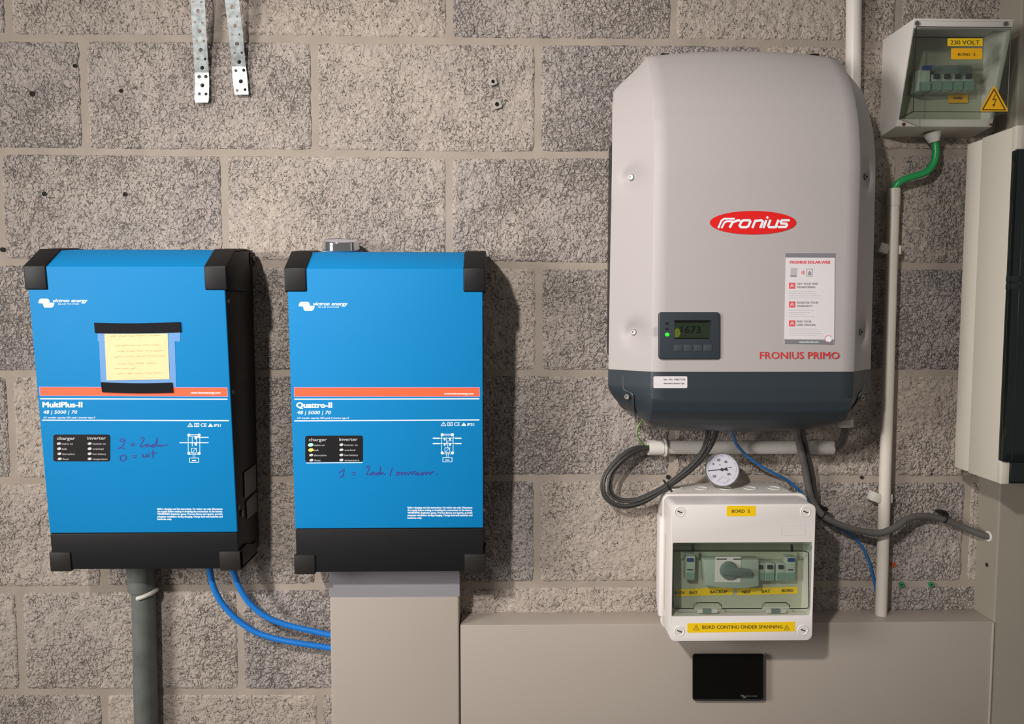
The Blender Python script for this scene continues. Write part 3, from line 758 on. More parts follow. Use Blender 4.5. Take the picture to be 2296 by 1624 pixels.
# display
def pxprism(pl, pts, h, off=0.0): return MB().prism([pl.pt(u, v, off) for u, v in pts], pl.n*h)
ds = pxprism(fpF, rr(1475, 1613, 700, 805.5, 7), .0045).build('display_module', MT['slate'], gi, bevel=.0022, seg=3)
dpF = wallplane(.2061)
MB().poly(dpF, [(1512, 718), (1594, 718), (1590, 759), (1512, 759)], .0002).build('screen', MT['lcd'], ds, smooth=0)
MB().poly(dpF, [(1513, 740), (1519, 735), (1524, 740), (1526, 748), (1522, 756), (1513, 757)], .0004).build('painted_glare', MT['lcdglare'], ds, smooth=0)  # glare on the screen, painted as a yellow-green patch
tx = MB(); tx.text(dpF, '1673', 1527, 747, 15.5, 44, bold=.01, off=.0005); tx.poly(dpF, [(1512, 718), (1594, 718), (1588, 724), (1514, 724)], .0004); tx.poly(dpF, [(1512, 758), (1590, 758), (1590, 760), (1512, 760)], .0004); tx.ell(dpF, 1536.5, 752, 1.2)
tx.build('screen_digits', MT['lcdtext'], ds, smooth=0, recalc=False)
for i, (u, v) in enumerate(((1495.5, 725.5), (1495.5, 738), (1496, 750.5))):
    o = MB().ell(dpF, u, v, 4.8 if i == 2 else 3.8, 4 if i == 2 else 3.4, off=.0003, n=18).build('status_light', MT['greenled'] if i == 2 else MT['holeblack'], ds, smooth=0)
    if i == 2: o['label'] = 'green lit status light'
for i in range(4):
    u = 1511+i*22; pxprism(dpF, rr(u, u+19, 773, 788, 2), .0006).build('button', MT['slatelight'], ds, bevel=.0003)
# info sticker
st = pxprism(fpF, [(1762, 567), (1872, 568), (1870, 772), (1758, 770)], .0003).build('info_sticker', MT['sticker'], gi, smooth=0)
o1 = .0006
for q_ in ([(1761.5, 567.5), (1872, 568), (1872, 578), (1761, 577.5)], [(1758.5, 761), (1870, 762), (1869, 772), (1759.5, 771)]): MB().poly(fpF, q_, o1).build('grey_band', MT['stickergrey'], st, smooth=0)
rd = MB(); rd.text(fpF, 'FRONIUS SOLAR.WEB', 1771, 591, 5.6, 90, bold=.05, off=o1)
for y in (634, 676, 718.5):
    rd.poly(fpF, [(1769, y), (1783, y), (1783, y+13.5), (1769, y+13.5)], o1)
for r in (3, 5.5, 8): rd.stroke(fpF, [(1795+r*math.cos(a), 611+r*math.sin(a)) for a in (-.6, -.2, .2, .6)], 1.3, o1)
rd.build('red_print', MT['pinkred'], st, smooth=0, recalc=False)
wp = MB()
for y in (634, 676, 718.5): wp.stroke(fpF, [(1772.5, y+9.5), (1776, y+4), (1779.5, y+9.5)], 1.6, o1+.0003)
wp.ell(fpF, 1857, 760, 8.2, off=o1+.0003, n=28); wp.text(fpF, 'www.solarweb.com', 1792, 768.6, 3.2, 43, bold=.03, off=o1+.0003); wp.build('white_print', MT['white'], st, smooth=0, recalc=False)
rg = MB(); rg.stroke(fpF, [(1857+7.4*math.cos(a), 760+7.4*math.sin(a)) for a in [i*math.pi/12 for i in range(5, 22)]], 1.3, o1+.0006); rg.build('red_ring', MT['pinkred'], st, smooth=0, recalc=False)
dk = MB()
for i, (a, b, wa_, wb) in enumerate((('GET YOUR FREE', 'MONITORING', 46, 40), ('REGISTER YOUR', 'WARRANTY', 48, 35), ('FIND YOUR', 'USER MANUAL', 33, 43))):
    y = 638.5+i*42.3; dk.text(fpF, a, 1787.5-i*.6, y, 4.2, wa_, bold=.04, off=o1); dk.text(fpF, b, 1787.5-i*.6, y+7.6, 4.2, wb, bold=.04, off=o1)
dk.stroke(fpF, [(1809, 603.5), (1822, 603.5), (1821, 619.5), (1808.5, 619.5)], .9, o1, closed=True); dk.poly(fpF, [(1811.5, 612), (1815.5, 607), (1819, 612), (1818.5, 617), (1812, 617)], o1)
dk.poly(fpF, [(1772, 617), (1786, 617), (1785.5, 621), (1772.5, 621)], o1); dk.build('grey_print', mat('mid_grey_print', (.30, .29, .31), .5), st, smooth=0, recalc=False)
lt = MB()
for i in range(3):
    for j, wj in enumerate(((58, 60, 72, 64), (54, 46, 40, 60), (64, 70, 78, 62))[i]):
        x = 1769; y = 653.5+i*42.2+j*4.8
        while x < 1769+wj-4:
            L_ = random.uniform(4, 10); lt.stroke(fpF, [(x, y), (min(x+L_, 1769+wj), y)], .7, o1); x += L_+1.6
lt.stroke(fpF, [(1774, 601), (1787, 601.5), (1786, 618), (1772.5, 617)], 1, o1, closed=True); lt.poly(fpF, [(1774, 601.5), (1786.5, 602), (1785.5, 617), (1773, 617)], o1)
lt.build('pale_print', MT['palegrey'], st, smooth=0, recalc=False)
# serial label
sl_ = pxprism(fpF, rr(1465, 1541, 844, 870.5, 3), .0003).build('serial_label', MT['sticker'], low, smooth=0)
tx = MB(); tx.text(fpF, 'Ser. No. 34657150', 1488, 853, 4.0, 48, off=o1, bold=.01); tx.text(fpF, 'Remove in Service Case', 1488.5, 861.5, 3.0, 46, off=o1, bold=.03)
tx.build('label_print', MT['darkprint'], gi, smooth=0, recalc=False)
# cable glands under it
MB().cyl(P(1895, 940, .105), P(1896, 957, .105), .0125, 20, .0128).build('cable_gland', MT['cream'], gi, bevel=.001)

# ------------------------------------------------------------------ small distribution box
b5 = thing('distribution_box', 'white distribution box with smoked window and rotary switch below grey inverter', 'box', (.41, -.08, .94))
LX0, LX1, LZ0, LZ1 = .2880, .5282, .9495, 1.1838
BX0, BX1 = .2940, .5440
# back box with rounded corners, flange, lid
def ring_sheet(x0, x1, z0, z1, r, y0, y1, name, m, par, hole=None, bev=.0015):
    hs = [rr(*hole)] if hole else []
    vs, fs = sheet(rr(x0, x1, z0, z1, r, 6), hs, abs(y1-y0), 0)
    return MB().add([(q.x, (y0+y1)/2-q.z, q.y) for q in vs], fs).build(name, m, par, bevel=bev, seg=3)
hole = (X(1507.5, 1300, .16), X(1820, 1300, .16), Z(1660, 1382, .16), Z(1660, 1217, .16), .002, 3)
MB().rrect(BX0+.004, LX1+.006, LZ0-.008, LZ1-.001, .02, -.006, -.09, 8).build('back_box', MT['whitebox'], b5, bevel=.002)
MB().rrect(LX0-.001, LX1+.012, LZ0-.006, LZ1+.0008, .014, -.088, -.100, 8).build('flange', MT['pale'], b5, bevel=.003, seg=3)
ring_sheet(LX0, LX1, LZ0, LZ1-.002, .010, -.100, -.160, 'lid', MT['pale'], b5, hole, .0022)
# side rib on the left of the back box
MB().profile([(-.090, LZ1-.040), (-.075, LZ1-.040), (-.075, LZ0+.045), (-.092, LZ0+.018), (-.102, LZ0+.018), (-.102, LZ1-.040)], LX0-.006, LX0+.004).build('side_rib', MT['pale'], b5, bevel=.002)
# knock-outs moulded in the top
for i in range(5):
    x = lerp(LX0+.035, LX1-.03, i/4)
    MB().tube([(x+.011*math.cos(a), -.052+.011*math.sin(a), LZ1-.0006) for a in [k*math.pi/8 for k in range(16)]+[0]], .0007, 6, 1).build('knock_out', MT['whitebox'], b5)
lp = wallplane(.16)
for u, v in ((1524, 1148), (1806, 1148), (1523, 1415.5), (1800, 1413)):
    c = lp.pt(u, v); o = MB().lathe(c, (0, -1, 0), [(-.004, .0082), (.0007, .0088), (.0012, .0080), (.0004, .0070), (-.006, .0062), (-.006, .002)], 24).build('lid_screw', MT['pale'], b5)
    MB().lathe(c+Vector((0, -.0003, 0)), (0, -1, 0), [(-.001, .0055), (.0004, .0055)], 18).build('screw_head', MT['whitebox'], o)
    MB().obox(c+Vector((0, -.0009, 0)), Vector((.9, 0, -.35)).normalized(), Vector((0, 1, 0)), Vector((.35, 0, .9)).normalized(), .0042, .0002, .0009).build('screw_slot', MT['tog'], o)
hx0, hx1, hz0, hz1 = hole[:4]
ins = MB().box(hx0-.004, hx1+.004, -.122, -.119, hz0-.004, hz1+.004).build('inner_panel', MT['inner'], b5)
ip_ = wallplane(.122)
# breakers behind the window
def brk(u0, u1, v0, v1, name, m, par, h=.018, d=.122, bev=.0008):
    return MB().box(X(u0, v0, d+h), X(u1, v0, d+h), -d, -(d+h), Z(u0, v1, d+h), Z(u0, v0, d+h)).build(name, m, par, bevel=bev)
def mark(u0, u1, v0, v1, d, name, m, par, h=.0006):
    return MB().box(X(u0, v0, d), X(u1, v0, d), -(d-.0005), -(d+h), Z(u0, v1, d), Z(u0, v0, d)).build(name, m, par)
k1 = brk(1538, 1559, 1244, 1301, 'residual_current_breaker', MT['breaker'], b5)
mark(1540, 1554, 1252, 1259, .1402, 'test_button', MT['bluebtn'], k1, .002); mark(1541, 1554, 1277, 1279, .1402, 'slot', MT['tog'], k1); mark(1540, 1557, 1284, 1299, .1402, 'lens', MT['breakerg'], k1)
k2 = MB().prism([ip_.pt(u, v) for u, v in [(1569, 1246), (1692, 1246), (1692, 1305), (1660, 1310), (1610, 1309), (1574, 1303)]], (0, -.022, 0)).build('rotary_switch', MT['breaker'], b5, bevel=.002)
mark(1604, 1661, 1249, 1306, .1442, 'switch_plate', MT['pale'], k2)
kc = P(1634, 1279, .1455)
kn = MB().lathe(kc, (0, -1, 0), [(-.001, .0155), (.005, .0145), (.007, .013)], 32).build('rotary_knob', MT['knob'], k2)
MB().prism([P(u, v, .150) for u, v in [(1616, 1274), (1630, 1269), (1682, 1276), (1686, 1283), (1682, 1291), (1634, 1290), (1618, 1287)]], (0, -.0055, 0)).build('knob_handle', MT['knob'], kn, bevel=.002)
mark(1607, 1629, 1253, 1255, .1452, 'print_line', MT['tog'], k2); mark(1644, 1660, 1253, 1255, .1452, 'print_line', MT['tog'], k2)
for n_, (a, b) in enumerate(((1694, 1716), (1716, 1738), (1741, 1762), (1762, 1784))):
    kk = brk(a, b-.6, 1264 if n_ < 3 else 1250, 1303, 'circuit_breaker', MT['breaker'], b5, .016)
    mark(a+1, b-2, 1285, 1301, .1382, 'lens', MT['breakerg'], kk)
    if n_ < 3: mark(a+4, b-7, 1267, 1275, .1382, 'toggle', MT['tog'], kk, .003)
    else: mark(a+4, b-3, 1252, 1259, .1382, 'test_button', MT['bluebtn'], kk, .002); mark(a+5, b-6, 1277, 1279, .1382, 'slot', MT['tog'], kk)
for q_ in ([(1516, 1322), (1648, 1316), (1643, 1334), (1516, 1338)], [(1653, 1320), (1789, 1316), (1789, 1332), (1652, 1335)]): yl = MB().poly(ip_, q_, .0006).build('label_strip', MT['yellow'], b5, smooth=0)
tx = MB()
for s_, x, y, w_ in (('INV', 1514, 1333, 22), ('BAT', 1546, 1332.5, 18), ('BACKUP', 1592, 1331, 39), ('NET', 1664, 1331, 18), ('BAT', 1708, 1329.5, 19), ('BORD', 1753, 1328, 26)):
    tx.text(ip_, s_, x, y, 6.2, w_, bold=.03, off=.0010, ang=-.02)
tx.build('strip_lettering', MT['labelink'], yl, smooth=0, recalc=False)
# smoked window: pane, beaded edge with two finger cut-outs, hinge bar, latches
wn = MB().box(hx0+.0002, hx1-.0002, -.1568, -.1585, hz0+.0002, hz1-.0002).build('smoked_window', MT['window'], b5)
wp_ = wallplane(.1587)
edge = [(1509, 1236), (1806, 1236), (1813, 1240), (1813.5, 1361), (1809, 1365), (1771, 1365), (1770, 1358), (1763, 1352), (1716, 1352), (1710, 1357), (1708, 1365), (1619, 1365), (1617, 1357), (1611, 1352), (1564, 1352), (1556, 1357), (1555, 1365), (1513, 1365), (1509, 1360)]
MB().tube([wp_.pt(*q, .0004) for q in edge+[edge[0]]], .0009, 6, 1).build('window_bead', MT['windowline'], wn)
MB().box(hx0+.001, hx1-.001, -.152, -.1615, Z(1660, 1233, .155), Z(1660, 1221, .155)).build('hinge_bar', MT['window'], wn, bevel=.002)
for u in (1553, 1775): MB().cyl(P(u, 1222, .158), P(u+1, 1237, .157), .0022, 10).build('hinge_knuckle', MT['windowline'], wn)
for u in (1584, 1738):
    mark(u-20, u+24, 1366, 1374, .1545, 'latch', MT['pale'], wn, .002); mark(u-9, u+9, 1365, 1375, .1565, 'latch_tab', MT['knob'], wn, .002)
# yellow labels on the lid
def ylabel(pl, pts, name, par, m=None): return pxprism(pl, pts, .0003).build(name, m or MT['yellow'], par, smooth=0)
la = ylabel(lp, rr(1629, 1694.5, 1134.5, 1158, 3), 'yellow_label', b5)
MB().text(lp, 'BORD  5', 1641, 1150, 6.8, 40, bold=.02, off=.0006).build('lettering', MT['labelink'], la, smooth=0, recalc=False)
lb = ylabel(lp, [(1541, 1398), (1782, 1394.5), (1783, 1416), (1541, 1419)], 'yellow_label', b5)
t5 = MB(); t5.text(lp, 'BORD CONTINU ONDER SPANNING', 1574.5, 1410.5, 7.2, 180, bold=.012, off=.0006, ang=-.006)
for u in (1561, 1764): t5.stroke(lp, [(u-6, 1413), (u, 1402), (u+6, 1413)], .8, .0006, closed=True); t5.stroke(lp, [(u, 1406), (u, 1410)], .8, .0006)
t5.build('lettering', MT['labelink'], lb, smooth=0, recalc=False)
MB().stroke(lp, [(1752, 1177.5), (1805, 1177.5), (1805, 1201), (1752, 1201)], .7, .0004, closed=True).build('moulded_frame', MT['whitebox'], b5, smooth=0)

# thermometer dial on top of it
tc_ = P(1619, 1054, .062); ta = Vector((-.13, -1, .13)).normalized(); RT = .0303
th = thing('dial_thermometer', 'white dial thermometer standing on top of the white distribution box', 'thermometer', (tc_.x, tc_.y, LZ1))
MB().lathe(tc_-ta*.008, ta, [(-.004, RT*.82), (0, RT*.95), (.009, RT), (.0105, RT*.985), (.0105, RT*.93), (.0085, RT*.90)], 56).build('case', MT['chrome'], th)
tp = Plane(tc_+ta*.0012, ta)
MB().lathe(tc_-ta*.002, ta, [(0, RT*.9), (.0030, RT*.905)], 56).build('dial', MT['dial'], th)
MB().tube([tp.pt(1582, 1043, -.002), tp.pt(1579, 1044.5, -.003), tp.pt(1584, 1060, -.008)], .0016, 8, 3).build('spring_clip', MT['chrome'], th)
ux = lambda x, y: (1560+x/14.77, 1000+y/14.77)
nd = MB(); nd.poly(tp, [ux(400, 812), ux(800, 775), ux(870, 730), ux(930, 765), ux(1025, 705), ux(1065, 830), ux(930, 800), ux(880, 845), ux(800, 800), ux(420, 835)], .0010)
nd.build('needle', MT['tog'], th, smooth=0)
dm = MB(); dm.poly(tp, [ux(1080, 715), ux(1150, 705), ux(1235, 698), ux(1150, 722), ux(1100, 745)], .0008)
for x, y, s_, a in ((580, 600, '0', -.9), (755, 470, '20', -.2), (985, 530, '40', .4), (1095, 940, '80', 2.0), (600, 1010, '-20', -2.2)):
    q = ux(x, y); dm.text(tp, s_, q[0], q[1]+2.5, 5, None, bold=.02, off=.0008, align='C')
dm.text(tp, '°C', ux(790, 660)[0], ux(790, 660)[1], 3.5, None, off=.0008, align='C')
for i in range(41):
    a = math.radians(140+i*6.5); r0, r1_ = (29, 33) if i % 5 == 0 else (31, 33)
    cx, cy = 1619.5, 1053.5; dm.stroke(tp, [(cx+r0*math.cos(a), cy+r0*math.sin(a)), (cx+r1_*math.cos(a), cy+r1_*math.sin(a))], .5, .0008)
dm.build('dial_marks', MT['darkprint'], th, smooth=0, recalc=False)
MB().stroke(tp, [ux(705, 1165), ux(880, 1030), ux(1115, 1105), ux(945, 1240)], 1.1, .0008, closed=True).build('diamond_logo', MT['palegrey'], th, smooth=0, recalc=False)

# ------------------------------------------------------------------ tilted-window box at upper right
b2 = thing('distribution_box', 'white box with sloping smoked window and warning triangle at upper right', 'box', (.776, -.05, 1.815))
cx0, cx1 = .6938, .8630
zt_, zb_ = 1.9885, 1.8165
yt, yb = -.105, -.060
wz1 = Z(2150, 62, .105); wz0 = zb_+.018
sy = lambda z: lerp(yb, yt, (z-zb_-.006)/(zt_-zb_-.006))
MB().profile([(-.0035, zb_+.001), (-.0035, zt_-.001), (-.013, zt_-.001), (-.013, zb_+.001)], cx0+.001, cx1-.001).build('back_plate', MT['whitebox'], b2)
wt = .0035
for a, b in ((cx0, cx0+wt), (cx1-wt, cx1)):
    MB().profile([(-.003, zb_+.0004), (yb+.0004, zb_+.0064), (yt+.0004, zt_-.0004), (-.003, zt_+.0004)], a, b).build('side_wall', MT['whitebox'], b2, bevel=.001)
MB().profile([(-.003, zt_-.004), (yt, zt_-.004), (yt, zt_), (-.003, zt_+.001)], cx0+.0006, cx1-.0006).build('top_wall', MT['whitebox'], b2, bevel=.001)
MB().profile([(-.003, zb_), (yb, zb_+.006), (yb, zb_+.010), (-.003, zb_+.004)], cx0+.0006, cx1-.0006).build('bottom_wall', MT['whitebox'], b2, bevel=.001)
MB().profile([(yt, zt_), (sy(wz1), wz1), (sy(wz1)+.01, wz1), (yt+.01, zt_)], cx0+.0006, cx1-.0006).build('top_rail', MT['whitebox'], b2, bevel=.001)
MB().profile([(sy(zb_+.006), zb_+.006), (sy(wz0), wz0), (sy(wz0)+.01, wz0), (sy(zb_+.006)+.01, zb_+.006)], cx0+.0006, cx1-.0006).build('bottom_rail', MT['whitebox'], b2, bevel=.001)
# clear projecting cover
vy = -.1075; vz0 = Z(2150, 251, .1075)
cvx0, cvx1 = X(2053, 100, .1075)-.000, X(2263, 150, .1075)
cv = MB(); t_ = .0018
cv.box(cvx0, cvx1, vy, vy+t_, vz0, wz1+.001)
wnd = cv.build('smoked_window', MT['window'], b2)
MB().profile([(vy+t_, vz0), (vy+t_, wz1), (sy(wz1), wz1), (sy(wz0), wz0), (sy(wz0), wz0-.0)], cvx0, cvx0+t_).build('window_side', MT['window'], wnd)
MB().profile([(vy+t_, vz0), (vy+t_, wz1), (sy(wz1), wz1), (sy(wz0), wz0)], cvx1-t_, cvx1).build('window_side', MT['window'], wnd)
MB().profile([(vy+t_, vz0), (sy(wz0), wz0), (sy(wz0), wz0+.0018), (vy+t_, vz0+.0018)], cvx0, cvx1).build('window_floor', MT['window'], wnd)
MB().tube([(cvx0, vy, wz1), (cvx0, vy, vz0), (cvx1, vy, vz0), (cvx1, vy, wz1), (cvx0, vy, wz1)], .0007, 6, 1).build('window_edge', MT['windowline'], wnd)
MB().tube([(cvx0, vy, vz0), (cvx0, sy(wz0), wz0)], .0008, 6, 1).build('window_edge', MT['windowline'], wnd)
MB().box(cx0+.003, cx1-.003, -.032, -.0335, zb_+.006, zt_-.006).build('inner_panel', MT['inner'], b2)
for u, v, m in ((2056, 52, 'screw'), (2255, 53, 'screw'), (2026, 278, 'brass'), (2222, 278, 'brass')):
    d = .105 if v < 100 else .0605; c = P(u, v, d)
    MB().lathe(c+Vector((0, .001, 0)), (0, -1, 0), [(0, .0036), (.0018, .0036), (.0022, .0024)], 12).build('corner_screw', MT[m], b2)
di = .034
kA = brk(2060, 2086, 156, 204, 'residual_current_breaker', MT['breaker'], b2, .030, di)
mark(2068, 2086, 149, 157, .0645, 'test_button', MT['bluebtn'], kA, .005); mark(2061, 2086, 184, 203, .0645, 'lens', MT['breakerg'], kA, .001)
brk(2090, 2180, 146, 168, 'terminal_cover', MT['knob'], b2, .018, di)
for n_ in range(4):
    a = 2088+n_*24; kk = brk(a, a+23.4, 167, 205, 'circuit_breaker', MT['breaker'], b2, .026, di)
    mark(a+1, a+22.5, 182, 203, .0606, 'lens', MT['breakerg'], kk, .002); mark(a+5, a+16, 167, 177, .0606, 'toggle', MT['tog'], kk, .005)
pp = wallplane(.1077)
l1 = ylabel(pp, rr(2124.5, 2203, 86, 103.5, 1.5), 'yellow_label', b2); MB().text(pp, '230 VOLT', 2131, 100, 9.5, 65, bold=.01, off=.0006).build('lettering', MT['labelink'], l1, smooth=0, recalc=False)
l2 = ylabel(pp, rr(2132.5, 2202, 108.5, 133, 1.5), 'yellow_label', b2, MT['triyellow']); MB().text(pp, 'BORD  2', 2148, 125, 6, 39, bold=.02, off=.0006).build('lettering', MT['labelink'], l2, smooth=0, recalc=False)
p3 = wallplane(.036)
l3 = pxprism(p3, rr(2126, 2170, 208, 231, 1.5), .0003).build('yellow_label', MT['triyellow'], b2, smooth=0); MB().text(p3, 'AARD', 2138, 223, 6, 20, bold=.03, off=.0006).build('lettering', MT['labelink'], l3, smooth=0, recalc=False)
tr = pxprism(pp, [(2228.5, 194), (2232, 196), (2259, 245), (2258, 250), (2200, 250), (2198, 246), (2225, 197)], .0004).build('warning_triangle', MT['triyellow'], b2, smooth=0)
tk = MB(); tk.stroke(pp, [(2229, 200), (2254, 246.5), (2203, 246)], 2.6, .0008, closed=True)
tk.stroke(pp, [(2232, 212), (2226, 224), (2233.5, 222.5), (2228, 237)], 1.8, .0008); tk.poly(pp, [(2225, 233), (2231.5, 234), (2227.5, 240)], .0009)
tk.build('bolt_symbol', MT['labelink'], tr, smooth=0, recalc=False)
MB().cyl((X(2090, 305, .03), -.03, zb_+.003), (X(2090, 312, .03)+.004, -.03, Z(2090, 319, .03)), .016, 20, .0085).build('cable_gland', MT['whitebox'], b2)

# ------------------------------------------------------------------ large distribution board at the right edge
bb = thing('distribution_board', 'large cream distribution board with smoked black door at the right edge', 'distribution board', (1.0, -.12, 1.22))
px0 = .8175; pz0, pz1 = 1.2215, 1.7935
MB().box(px0+.0012, 1.33, -.062, -.104, pz0+.001, pz1-.0015).build('back_housing', MT['cream'], bb, bevel=.002)
MB().box(px0, 1.335, -.1035, -.187, pz0-.0005, pz1).build('front_housing', MT['cream'], bb, bevel=.0022)
zd1 = Z(2268, 335, .187); zd0 = Z(2240, 1036, .187)
for za, zb2 in ((zd1, pz1), (pz0, zd0)):
    MB().box(px0-.0005, px0+.0128, -.180, -.1905, za, zb2).build('corner_post', MT['cream'], bb, bevel=.001)
dr = MB().box(px0-.0006, 1.33, -.180, -.196, zd0+.001, zd1-.001).build('smoked_door', MT['door'], bb, bevel=.002)
MB().box(px0+.0135, 1.33, -.186, -.1925, zd1, pz1-.001).build('upper_front_panel', MT['door'], bb, bevel=.001)
MB().box(px0+.0135, 1.33, -.186, -.1925, pz0+.001, zd0).build('lower_front_panel', MT['door'], bb, bevel=.001)
for v in (625, 642): 
    z = Z(2262, v, .187); MB().box(px0-.0014, px0+.012, -.181, -.1968, z-.005, z+.004).build('hinge', MT['doorseam'], dr, bevel=.0008)
for v in (583, 714, 900): z = Z(2280, v, .19); MB().box(px0+.016, 1.32, -.1958, -.1968, z-.0008, z+.0008).build('door_rib', MT['doorseam'], dr)
MB().box(px0+.0105, px0+.0120, -.1955, -.1968, zd0+.004, zd1-.004).build('door_rib', MT['doorseam'], dr)

# ------------------------------------------------------------------ trunking, ducts
tx0 = X(1031, 1401, .06)+.001
tr_ = thing('cable_trunking', 'wide horizontal taupe cable trunking along the bottom of the wall', 'cable trunking', ((tx0+PIER_X)/2, -.03, .64))
tz = Z(1600, 1398.5, .06)
MB().box(tx0, PIER_X-.0006, -.0005, -.050, .645, tz-.002).build('base_channel', MT['duct'], tr_, bevel=.001)
MB().profile([(-.004, tz), (-.0605, tz), (-.0605, .64), (-.0585, .64), (-.0585, tz-.002), (-.004, tz-.002)], tx0, PIER_X-.0012).build('cover', MT['duct'], tr_, bevel=.0009, seg=3)
MB().tube([(PIER_X-.0012, -.0612, .645), (PIER_X-.0010, -.0614, .8), (PIER_X-.0012, -.0612, tz-.001)], .0022, 8, 4).build('end_bead', MT['caulk'], tr_)
vd0, vd1 = X(741, 1450, .062), X(1029.5, 1400, .062)
vd = thing('vertical_cable_duct', 'vertical taupe cable duct under the middle blue inverter', 'cable duct', ((vd0+vd1)/2, -.03, 0.002))
zvt = bzb-.0006
MB().box(vd0, vd1, -.0005, -.0625, .002, Z(880, 1325, .062)).build('duct_cover', MT['duct'], vd, bevel=.0035, seg=4)
# taped and crumpled upper end
v = []; nx, nz = 40, 12
za = Z(880, 1338, .062)
for j in range(nz+1):
    for i in range(nx+1):
        x = lerp(vd0-.001, vd1+.001, i/nx); z = lerp(za, zvt, j/nz); t = j/nz
        cr_ = .0016*noise.noise(Vector((x*16, z*110, 1)))*t+.0022*noise.noise(Vector((x*9, z*180, 7)))*t
        e = min(i, nx-i)/nx; v.append((x+(.5-i/nx)*.012*max(0, t-.6)*2, -.0632+cr_+.010*max(0, t-.7), z-(.006 if i > nx*.93 and t > .8 else 0)))
MB().add(v, [(j*(nx+1)+i, j*(nx+1)+i+1, (j+1)*(nx+1)+i+1, (j+1)*(nx+1)+i) for j in range(nz) for i in range(nx)]).build('wrinkled_tape', MT['foil'], vd, recalc=False)
MB().box(vd0+.001, vd1-.001, -.001, -.058, Z(880, 1330, .06), zvt-.001).build('duct_end', MT['duct'], vd, bevel=.003)

# grey drain-type pipe at lower left
gp = thing('grey_pipe', 'grey plastic pipe running down from the left blue inverter', 'pipe', (X(328, 1624, .024), -.024, 0.002))
ptp, pbt = P(322, 1330, .0245), P(328, 1619, .0245); dirp = (pbt-ptp)/(ptp.z-pbt.z)
ptop = ptp-dirp*.033; pend = ptp+dirp*(ptp.z-.002)
MB().cyl(ptop, pend, .0205, 36).build('tube', MT['greypvc'], gp)
_c = P(318, 1325, .0245)
MB().lathe(_c, (0, 0, 1), [(0, .0215), (.002, .0235), (azb-_c.z-.003, .0245), (azb-_c.z-.0005, .0245)], 36).build('collar', MT['greypvc'], gp)
cc = ptp
MB().tube([cc+Vector((.0218*math.cos(a), .0218*math.sin(a), .010*math.cos(a)*.6-.002)) for a in [math.radians(q) for q in range(-95, 40, 9)]], .0040, 8, 1).build('pipe_clip', MT['clipw'], gp)
MB().box(cc.x-.026, cc.x-.0185, -.003, -.020, cc.z-.006, cc.z+.004).build('clip_foot', MT['clipw'], gp, bevel=.001)

# white pipe at the top
wp2 = thing('white_pipe', 'thick white pipe running up behind the grey inverter', 'pipe', (P(1914, 200, .018).x, -.018, 1.75))
a, b = P(1914.5, -5, .018), P(1912.5, 185, .018); dr_ = (b-a).normalized()
MB().cyl(a-dr_*.35, b+dr_*.16, .0130, 32).build('tube', MT['pvc'], wp2)
# long conduit right of the grey inverter
cdt, cdb = P(2004, 424, .020), P(1975, 1384, .026)
cdo = thing('white_conduit', 'long thin white conduit standing on the trunking beside the grey inverter', 'conduit', cdb)
MB().cyl(cdt, cdb, .0104, 28).build('tube', MT['pvccream'], cdo)
MB().cyl(cdt+Vector((0, 0, .0005)), cdt-Vector((0, 0, .03)), .0114, 28).build('socket', MT['pvccream'], cdo)
for v in (557, 1112):
    t = (v-424)/(1384-424); c = cdt.lerp(cdb, t)
    MB().tube([c+Vector((.0116*math.cos(q), .0116*math.sin(q), 0)) for q in [math.radians(s) for s in range(200, 20, -12)]], .0022, 8, 1).build('conduit_clip', MT['clipw'], cdo)
    MB().obox(c+Vector((-.0165, .004, .003)), Vector((.94, 0, -.34)), Vector((0, 1, 0)), Vector((.34, 0, .94)), .0085, .010, .0085).build('clip_tab', MT['clipw'], cdo, bevel=.001)
    MB().box(c.x+.0105, c.x+.0150, -.012, -.026, c.z-.008, c.z+.008).build('clip_tab', MT['clipw'], cdo, bevel=.001)
# short horizontal conduit under the grey inverter
ha, hb = P(1455, 1003.5, .022), P(1866, 1003.5, .022)
hc = thing('horizontal_conduit', 'short horizontal white conduit under the grey inverter', 'conduit', (ha+hb)/2)
def pipe_open(a, b, r, name, m, par, wall_=.0015):
    ax = (b-a).normalized(); L_ = (b-a).length
    return MB().lathe(a, ax, [(.02, r-wall_), (0, r-wall_), (0, r), (L_, r), (L_, r-wall_), (L_-.02, r-wall_)], 32).build(name, m, par)
pipe_open(ha, hb, .0124, 'tube', MT['pvc'], hc)
pipe_open(P(1453, 1004, .022), P(1486, 1004, .022), .0139, 'end_sleeve', MT['pvc'], hc)
pipe_open(P(1829, 1003.5, .022), P(1866.5, 1003.5, .022), .0130, 'end_sleeve', MT['pvc'], hc)
for u in (1491, 1802):
    c = P(u, 1004, .022)
    MB().tube([c+Vector((0, .0142*math.cos(q), .0142*math.sin(q))) for q in [math.radians(s) for s in range(75, 290, 14)]], .0028, 8, 1).build('conduit_clip', MT['clipw'], hc)
    MB().box(c.x-.004, c.x+.008, -.003, -.022, c.z-.0165, c.z-.0115).build('clip_foot', MT['clipw'], hc, bevel=.001)

